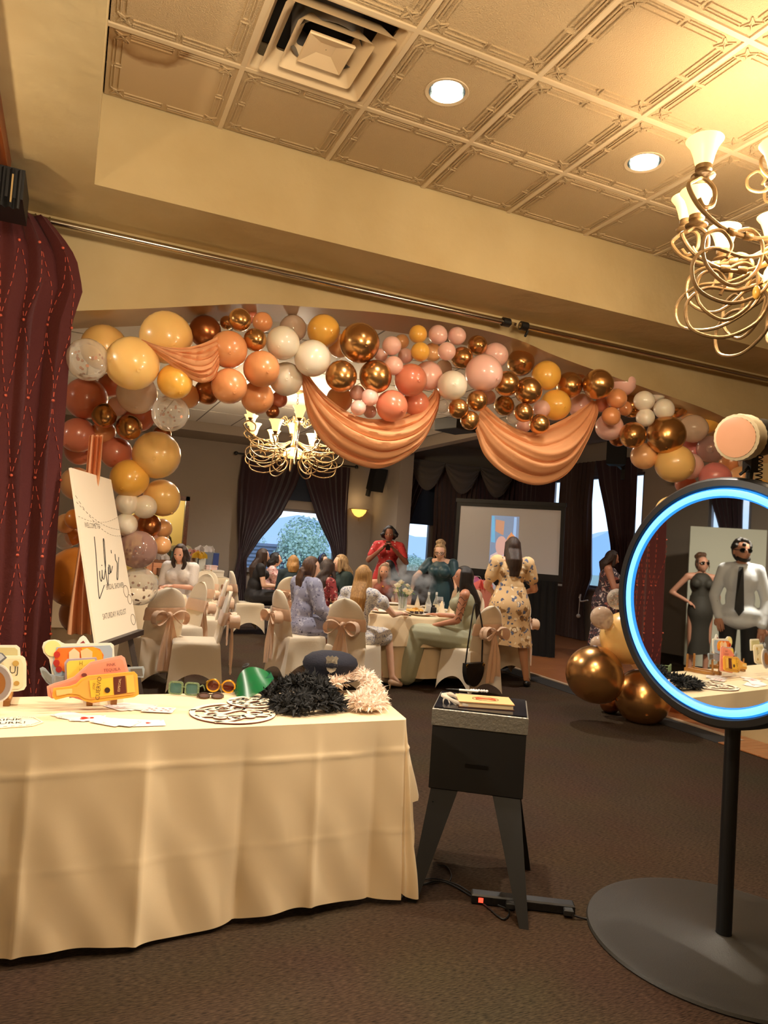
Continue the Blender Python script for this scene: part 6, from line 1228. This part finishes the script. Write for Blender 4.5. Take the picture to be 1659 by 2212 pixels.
person('woman with long black hair and tattooed arm in sage green', (4.03, 6.90), face(-.78, .62), SEAT, (190, 130, 98), dict(style='long', col=BLK, len=.50, wave=.2), dict(top=SAGE, sh=False, sleeve=0, skirt='pants_wide', bot=SAGE, shoes=SHN), 1., .02, 1.04, (.35, -.05, 0), dict(elL=(-.22, .04, .74), wrL=(-.12, .30, .66), knL=(-.12, .46, .56), anL=(-.14, .56, .1), toeL=(-.14, .68, .035), anR=(.08, .50, .1), toeR=(.08, .62, .035)),
       dict(tattoo=lambda t, J, Rh, hc: [B().tube([J['shL'].lerp(J['elL'], .12+.2*k)+Vector((.047*math.cos(a)*(1-.2*k/4), .047*math.sin(a)*(1-.2*k/4), .02*math.sin(3*a+k))) for a in [2*math.pi*i/14 for i in range(15)]], .0035, 5).build('tattoo', M('tattoo_ink', (74, 44, 34), .6), t) for k in range(5)]))
t17, J17 = person('woman with long dark hair in a yellow rose print dress standing, back to the camera', (4.80, 7.19), face(.42, .9), STAND, (214, 160, 124), dict(style='long', col=DBR, len=.34, wave=.3), dict(top=YELFL, sh=False, sleeve=.30, loose=.015, flare=(.43, .27, 9), bot=YELFL, shoes=SHB), 1.12, .05, 1.04, (.1, .12, 0), dict(elR=(.27, .03, 1.08), wrR=(.18, .22, 1.02), elL=(-.27, .03, 1.08), wrL=(-.16, .24, 1.0), anR=(.22, -.05, .085), toeR=(.27, .09, .03), anL=(-.18, .0, .085), toeL=(-.22, .14, .03), knR=(.16, .02, .49), knL=(-.14, .02, .49)))
person('blonde woman with updo and glasses in a teal off shoulder dress, leaning over the table', (4.86, 8.98), face(-.75, -.68), STAND, LTS, dict(style='updo', col=HLT), dict(top=TEAL, sh=False, sleeve=.26, loose=.008, flare=(.45, .20, 5), bot=TEAL, shoes=SHB), 1.04, .30, .99, (.25, .35, 0), dict(elR=(.30, .34, 1.12), wrR=(.30, .46, .88), elL=(-.26, .18, 1.08), wrL=(-.30, .24, .88)), dict(g=glasses(M('dark_frame', (30, 20, 18), .3), clear_mat('spectacle_lens', (210, 214, 216), .12))))
person('woman with grey blonde hair facing the camera across the table', (4.16, 9.45), face(-.45, -.9), SEAT, (214, 160, 128), dict(style='long', col=GBL, len=.28, front=True, fringe=.36), dict(top=M('rust_top', (136, 72, 56), .8), sh=False, sleeve=.0, skirt='pants'), .95, .06, .98, (0, 0, 0), None, dict(n=lambda t, J, Rh, hc: B().ell(J['chest']+Vector((0, .12, .06)), .018, 10, 8).build('pendant', GOLDM, t)))
person('dark haired woman in denim blue behind the grey blonde woman', (4.70, 10.45), face(-.9, -.25), SEAT, (220, 176, 150), dict(style='long', col=BLK, len=.26), dict(top=DENIM, sleeve=.4, skirt='pants'), 1., .02, 1.0, (.1, 0, 0))
t13, J13 = person('woman in a red floral dress standing and photographing with her phone', (4.86, 10.95), face(-.42, -.9), STAND, DK, dict(style='curly', col=BLK, len=.08), dict(top=REDFL, sleeve=.34, loose=.0, flare=(.25, .23, 6), bot=REDFL, shoes=SHB), 1.04, .0, 1.12, (0, .2, 0), dict(elR=(.28, .12, 1.13), wrR=(.07, .27, 1.33), elL=(-.28, .12, 1.13), wrL=(-.07, .27, 1.33)))
phone('black phone held up by the woman in red floral', t13, J13, .04, .03)
person('blonde highlighted woman in dark green turning to the left', (3.58, 9.42), face(-.95, .1), SEAT, LTS, dict(style='long', col=HLT, len=.24, front=False), dict(top=DGREEN, sleeve=.9, loose=.01, skirt='pants'), 1.12, .12, 1.05, (.0, .0, 0))
person('curly dark haired woman in a red print top, back to the camera', (3.03, 8.82), face(.9, .25), SEAT, MED, dict(style='curly', col=DBR, len=.34), dict(top=REDPR, sleeve=.35, skirt='pants', bot=BLKD), .98, .06, 1.0, (0, 0, 0))
person('guest in a beige shirt half hidden by the long black hair', (4.80, 8.15), face(-.95, -.25), SEAT, MED, dict(style='short', col=DBR), dict(top=BEIGE, sleeve=.6, loose=.02, skirt='pants', bot=CHAR), 1., .1, .96, (0, .2, 0), None, None, True)
# --- table by the window
person('woman in black dress with very long dark hair sitting in profile', (2.78, 11.40), face(1, .02), SEAT, LTS, dict(style='long', col=DBR, len=.42), dict(top=BLKD, sleeve=.2, skirt='d_long', bot=BLKD, shoes=SHB), 1., .10, 1.04, (0, .1, 0))
person('dark bobbed woman in pink floral looking right', (3.14, 11.85), face(.95, -.2), SEAT, LTS, dict(style='bob', col=BLK, len=.13), dict(top=PINKFL, sleeve=.35, ruffle=True, skirt='pants'), 1., .06, .99, (0, 0, 0))
person('woman with blonde bob in dark teal, back to the camera', (3.30, 11.12), face(.25, .95), SEAT, LTS, dict(style='bob', col=BLD, len=.15), dict(top=M('dark_slate_top', (36, 52, 58), .8), sleeve=.5, skirt='pants', bot=BLKD), 1.05, .06, .98, (0, 0, 0))
person('dark haired guest with a headband before the right plum curtain', (4.15, 12.15), face(-.3, -.8), SEAT, LTS, dict(style='long', col=BLK, len=.2), dict(top=M('navy_top', (40, 44, 70), .8), sleeve=.4, skirt='pants'), 1., .05, 1.0, (.9, 0, 0), None, dict(h=lambda t, J, Rh, hc: B().tube([hc+Rh @ Vector((.094*math.cos(a), .0, .02+.125*math.sin(a))) for a in [math.pi*k/16 for k in range(17)]], .009, 6).build('headband', M('blue_band', (40, 70, 150), .5), t)))
# --- left table
person('smiling woman in a pale blouse with dark wavy half up hair at the left table', (1.40, 9.86), face(-.42, -.9), SEAT, (226, 172, 146), dict(style='long', col=DBR, len=.26, front=True, wave=1.4), dict(top=WHTT, sleeve=.40, loose=.010, skirt='d_long', bot=WHTT), 1., .12, 1.05, (-.1, .25, 0), dict(elL=(-.2, .16, .76), wrL=(-.02, .34, .78)), dict(h=lambda t, J, Rh, hc: B().tube(smoothpath([hc+Rh @ Vector(p) for p in ((.085, -.03, .06), (.05, -.09, .07), (0, -.115, .05), (-.05, -.09, .06), (-.085, -.03, .05))], 4), .008, 6).build('hair_vine', M('silver_leaf_vine', (206, 206, 200), .3, .5), t)))
# --- by the tall window
t18, J18 = person('woman with long brown hair in a strapless floral dress checking her phone by the window', (7.58, 8.79), face(.75, -.55), STAND, (196, 136, 108), dict(style='long', col=DBR, len=.26), dict(top=DKFL, sh=False, sleeve=0, flare=(.12, .27, 8), bot=DKFL, shoes=SHB), 1.18, .06, 1.02, (.1, .3, 0), dict(elR=(.27, .10, 1.10), wrR=(.08, .27, 1.20), elL=(-.27, .10, 1.10), wrL=(-.04, .29, 1.17)))
phone('black phone held by the woman beside the tall window', t18, J18, .05, .04)
# --- lit passage
for x, y, l_, c in ((1.47, 15.4, 'dark haired guest glimpsed in the lit passage at left', BLK), (1.86, 15.6, 'brown haired guest glimpsed in the lit passage at right', DBR)): person(l_, (x, y), face(-.2, -1), SEAT, LTS, dict(style='bob', col=c, len=.1), dict(top=DENIM, sleeve=.4, skirt='pants'), 1., 0, 1.12)
# --- couple posing before the mirror booth (seen in its mirror)
nM = np.array(n_)
def mray(x, y, k):
    d = ray(x, y); s = ((MC-CAM) @ nM)/(d @ nM); return CAM+d*s+(d-2*(d @ nM)*nM)*k
pm, pw = mray(1599, 1300, 5.0), mray(1514, 1300, 7.1)
dm = np.array([2.4, 2.1])-pm[:2]
person('man in white shirt and black tie with sunglasses, seen in the booth mirror', pm[:2], face(dm[0], dm[1]), STAND, (196, 140, 112), dict(style='short', col=BLK, beard=True, fringe=.5), dict(top=WSH, sleeve=1., loose=.004, skirt='pants', bot=CHAR, shoes=SHB, tname='shirt', tail=True), .84, .0, 1.12, (-.45, 0, 0), dict(shR=(.148, -.015, 1.36), shL=(-.148, -.015, 1.36), elR=(.225, -.03, 1.08), wrR=(.20, .04, .84), elL=(-.23, -.04, 1.09), wrL=(-.18, .06, .90)),
       dict(g=glasses(SHB, M('sun_lens', (8, 8, 8), .1)), tie=lambda t, J, Rh, hc: (lambda b: b.prism([(-.018, 1.385), (.018, 1.385), (.024, 1.33), (.042, .98), (0, .92), (-.042, .98), (-.024, 1.33)], lambda x, z: (x, .185-.02*(z > 1.35)-.08*max(0, z-1.28), z), (0, .01, 0)).build('tie', M('black_tie', (26, 25, 26), .6), t, smooth=False))(B()), collar=lambda t, J, Rh, hc: B().tube([(.06*math.cos(a), .0+.06*math.sin(a), 1.415-.02*math.sin(a)) for a in [2*math.pi*k/20 for k in range(21)]], .016, 6).build('collar', WSH, t)), True)
dw = np.array([2.4, 2.1])-pw[:2]
person('woman in long dark dress with sunglasses, hand on hip, seen in the booth mirror', pw[:2], face(dw[0]-.6, dw[1]-1.4), STAND, (196, 142, 116), dict(style='updo', col=BRN, fringe=.5), dict(top=OLIVEB, sh=False, sleeve=0, flare=(.30, .14, 3), bot=OLIVEB, shoes=SHB, heel=True), .92, -.05, 1.02, (-.3, -.1, 0), dict(elL=(-.36, -.12, 1.12), wrL=(-.17, .03, 1.02), elR=(.22, .0, 1.1), wrR=(.2, .1, .88)), dict(g=glasses(SHB, M('sun_lens', (8, 8, 8), .1))))
qa, qb = mray(1484, 1300, 8.1), mray(1650, 1300, 8.1); t = thing('backdrop_panel', 'pale backdrop panel behind the posing couple', 'panel', ((qa[0]+qb[0])/2, (qa[1]+qb[1])/2, 0), math.atan2(qb[1]-qa[1], qb[0]-qa[0])); Lq = np.linalg.norm((qb-qa)[:2])/2; bbox(-Lq, Lq, -.03, .03, .02, 2.15).build('panel', M('backdrop_pale', (214, 214, 196), .7), t, smooth=False)
for s in (-1, 1): B().box(s*Lq*.9-.03, s*Lq*.9+.03, -.25, .25, 0, .03).build('foot', BLKM, t, smooth=False)
# ================================================================== OUTDOORS
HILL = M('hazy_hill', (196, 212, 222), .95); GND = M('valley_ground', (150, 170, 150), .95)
struct(B().box(-900, 1600, 15, 2500, -12.5, -12).build('ground', GND, smooth=False))
def ridge(nm, D, base, amp, seed, x0, x1, col, lab):
    b = B(); rows = []; r_ = np.random.default_rng(seed); ph = r_.random(6)*6.28; n = 90; top = []
    for i in range(n+1):
        a = math.radians(x0+(x1-x0)*i/n); h = base+amp*sum(math.sin(a*f_+p)/(k+1) for k, (f_, p) in enumerate(zip((9, 17, 31, 57, 90), ph))); top.append((D*math.sin(a), D*math.cos(a), h, a))
    for v in (0, .35, .7, 1): rows.append([((D-(1-v)*D*.3)*math.sin(a), (D-(1-v)*D*.3)*math.cos(a), -12+(h+12)*v**1.4) for x, y, h, a in top])
    b.grid(rows); o = b.build(nm, col, ang=80); tag(o, lab, 'hill')
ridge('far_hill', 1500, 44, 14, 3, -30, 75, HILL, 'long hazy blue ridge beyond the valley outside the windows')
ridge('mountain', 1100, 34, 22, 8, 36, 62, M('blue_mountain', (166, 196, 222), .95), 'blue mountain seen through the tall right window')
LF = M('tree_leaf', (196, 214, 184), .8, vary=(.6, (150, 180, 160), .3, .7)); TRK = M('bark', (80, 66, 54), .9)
def tree(px_, D, top_y, wd, label, n=1800, seed=0):
    n *= 8
    r_ = np.random.default_rng(seed); P = atD(px_, top_y, D); base = -12.; t = thing('tree', label, 'tree', (P[0], P[1], base), group='trees outside the windows'); Ht = P[2]-base; B().tube([(0, 0, 0), (.2, 0, Ht*.4), (0, 0, Ht*.8)], [.5, .35, .15], 8).build('trunk', TRK, t)
    b = B(); lobes = [(r_.normal(size=3)*[wd*.33, wd*.33, Ht*.13]+[0, 0, Ht*.66], wd*(.22+.14*r_.random())) for _ in range(11)]
    for i in range(n):
        c, r = lobes[i % 11]; d = r_.normal(size=3); d /= np.linalg.norm(d); p = c+d*r*(.75+.3*r_.random()); u = np.cross(d, r_.normal(size=3)); u /= np.linalg.norm(u)+1e-9; v = np.cross(d, u)+d*.5; s = wd*.013*(.6+r_.random()); b.add([p-u*s, p+v*s, p+u*s, p-v*s], [(0, 1, 2, 3)])
    b.build('foliage', LF, t, smooth=False, kind='stuff')
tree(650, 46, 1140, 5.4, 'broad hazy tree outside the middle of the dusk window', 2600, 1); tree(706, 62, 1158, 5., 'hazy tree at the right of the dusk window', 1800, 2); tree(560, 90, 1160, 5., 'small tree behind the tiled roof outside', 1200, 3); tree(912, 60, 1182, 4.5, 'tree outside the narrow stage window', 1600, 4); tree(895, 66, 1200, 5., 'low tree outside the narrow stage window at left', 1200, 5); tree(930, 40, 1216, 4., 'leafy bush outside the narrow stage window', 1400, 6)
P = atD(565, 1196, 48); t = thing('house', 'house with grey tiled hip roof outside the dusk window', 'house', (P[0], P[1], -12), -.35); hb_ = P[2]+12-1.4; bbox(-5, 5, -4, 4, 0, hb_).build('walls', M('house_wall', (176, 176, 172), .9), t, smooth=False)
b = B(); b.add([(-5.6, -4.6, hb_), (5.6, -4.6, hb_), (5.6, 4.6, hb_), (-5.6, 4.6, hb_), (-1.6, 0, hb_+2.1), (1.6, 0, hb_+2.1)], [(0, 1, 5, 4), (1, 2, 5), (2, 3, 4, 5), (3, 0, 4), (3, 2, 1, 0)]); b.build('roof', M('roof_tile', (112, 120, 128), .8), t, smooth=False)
b = B()
for k in range(9): v = k/9; b.bar((-5.6+4*v, -4.6*(1-v)-.05, hb_+2.1*v+.03), (5.6-4*v, -4.6*(1-v)-.05, hb_+2.1*v+.03), .06)
b.build('tile_courses', M('roof_tile_dark', (84, 92, 100), .8), t, smooth=False)
# ================================================================== LAMPS
for k in range(3): a = .5+2*math.pi*k/3; lamp('chandelier_bulb', 'POINT', CH1+np.array([.26*math.cos(a), .26*math.sin(a), .10]), PW_FRONT, WARM, .12)
for k in range(3): a = .5+2*math.pi*k/3; lamp('chandelier_bulb', 'POINT', CH2+np.array([.3*math.cos(a), .3*math.sin(a), .10]), PW_BACK, WARM, .12)
for c in (1, 3): lamp('downlight_bulb', 'SPOT', (X0+T*(c+.5), Y0-T/2, ZC-.005), PW_DOWN, NEUT, .05, spot_size=1.9, spot_blend=.6)
lamp('flash_bulb', 'SPOT', LP+np.array(ax)*.05, 120, NEUT, .07, rot=Vector((0, 0, -1)).rotation_difference(ax).to_euler(), spot_size=2.6, spot_blend=.5)
lamp('sconce_bulb', 'POINT', atY(775, 1090, 14.0)+np.array([0, -.06, .08]), 3, (1, .7, .35), .05)
lamp('passage_bulb', 'POINT', (1.7, 15.6, 2.2), 26, (1, .84, .5), .1)
for x, y in ((1.6, 7.0), (4.6, 6.6), (1.6, 10.6), (4.2, 12.0)): lamp('hall_fill', 'SPOT', (x, y, 3.47), PW_HALL, (1, .92, .82), .08, spot_size=2.4, spot_blend=.8)  # added ambient fill for the back hall, no fixtures there
lamp('stage_fill', 'SPOT', (7.6, 7.4, 3.72), 110, NEUT, .08, spot_size=2.3, spot_blend=.8)  # fill added to lift the right wall and wood floor
# lights of the front room beyond the picture: a floor lamp at the left, then added fills
t = thing('floor_lamp', 'floor lamp with cream shade left of the prop table', 'lamp', (-.95, 2.95, 0)); B().lathe([(.16, 0), (.16, .02), (.02, .03), (.012, .04), (.012, 2.1)], 20).build('stand', BLKM, t); B().lathe([(.10, 2.28), (.17, 2.06)], 24).build('lamp_shade', M('shade_linen', (250, 226, 180), .8, tl=.5), t)
lamp('floor_lamp_bulb', 'POINT', (-.95, 2.95, 2.2), PW_LEFT, WARM, .06)
lamp('side_bay_fill', 'AREA', (-3.0, 4.1, 3.15), 240, NEUT, .5)  # unseen fill added to brighten the couple in the mirror
lamp('near_ceiling_fill', 'POINT', (.4, 1.25, 3.0), PW_REAR, WARM, .2)  # unseen fill added above the frame to brighten the balloons
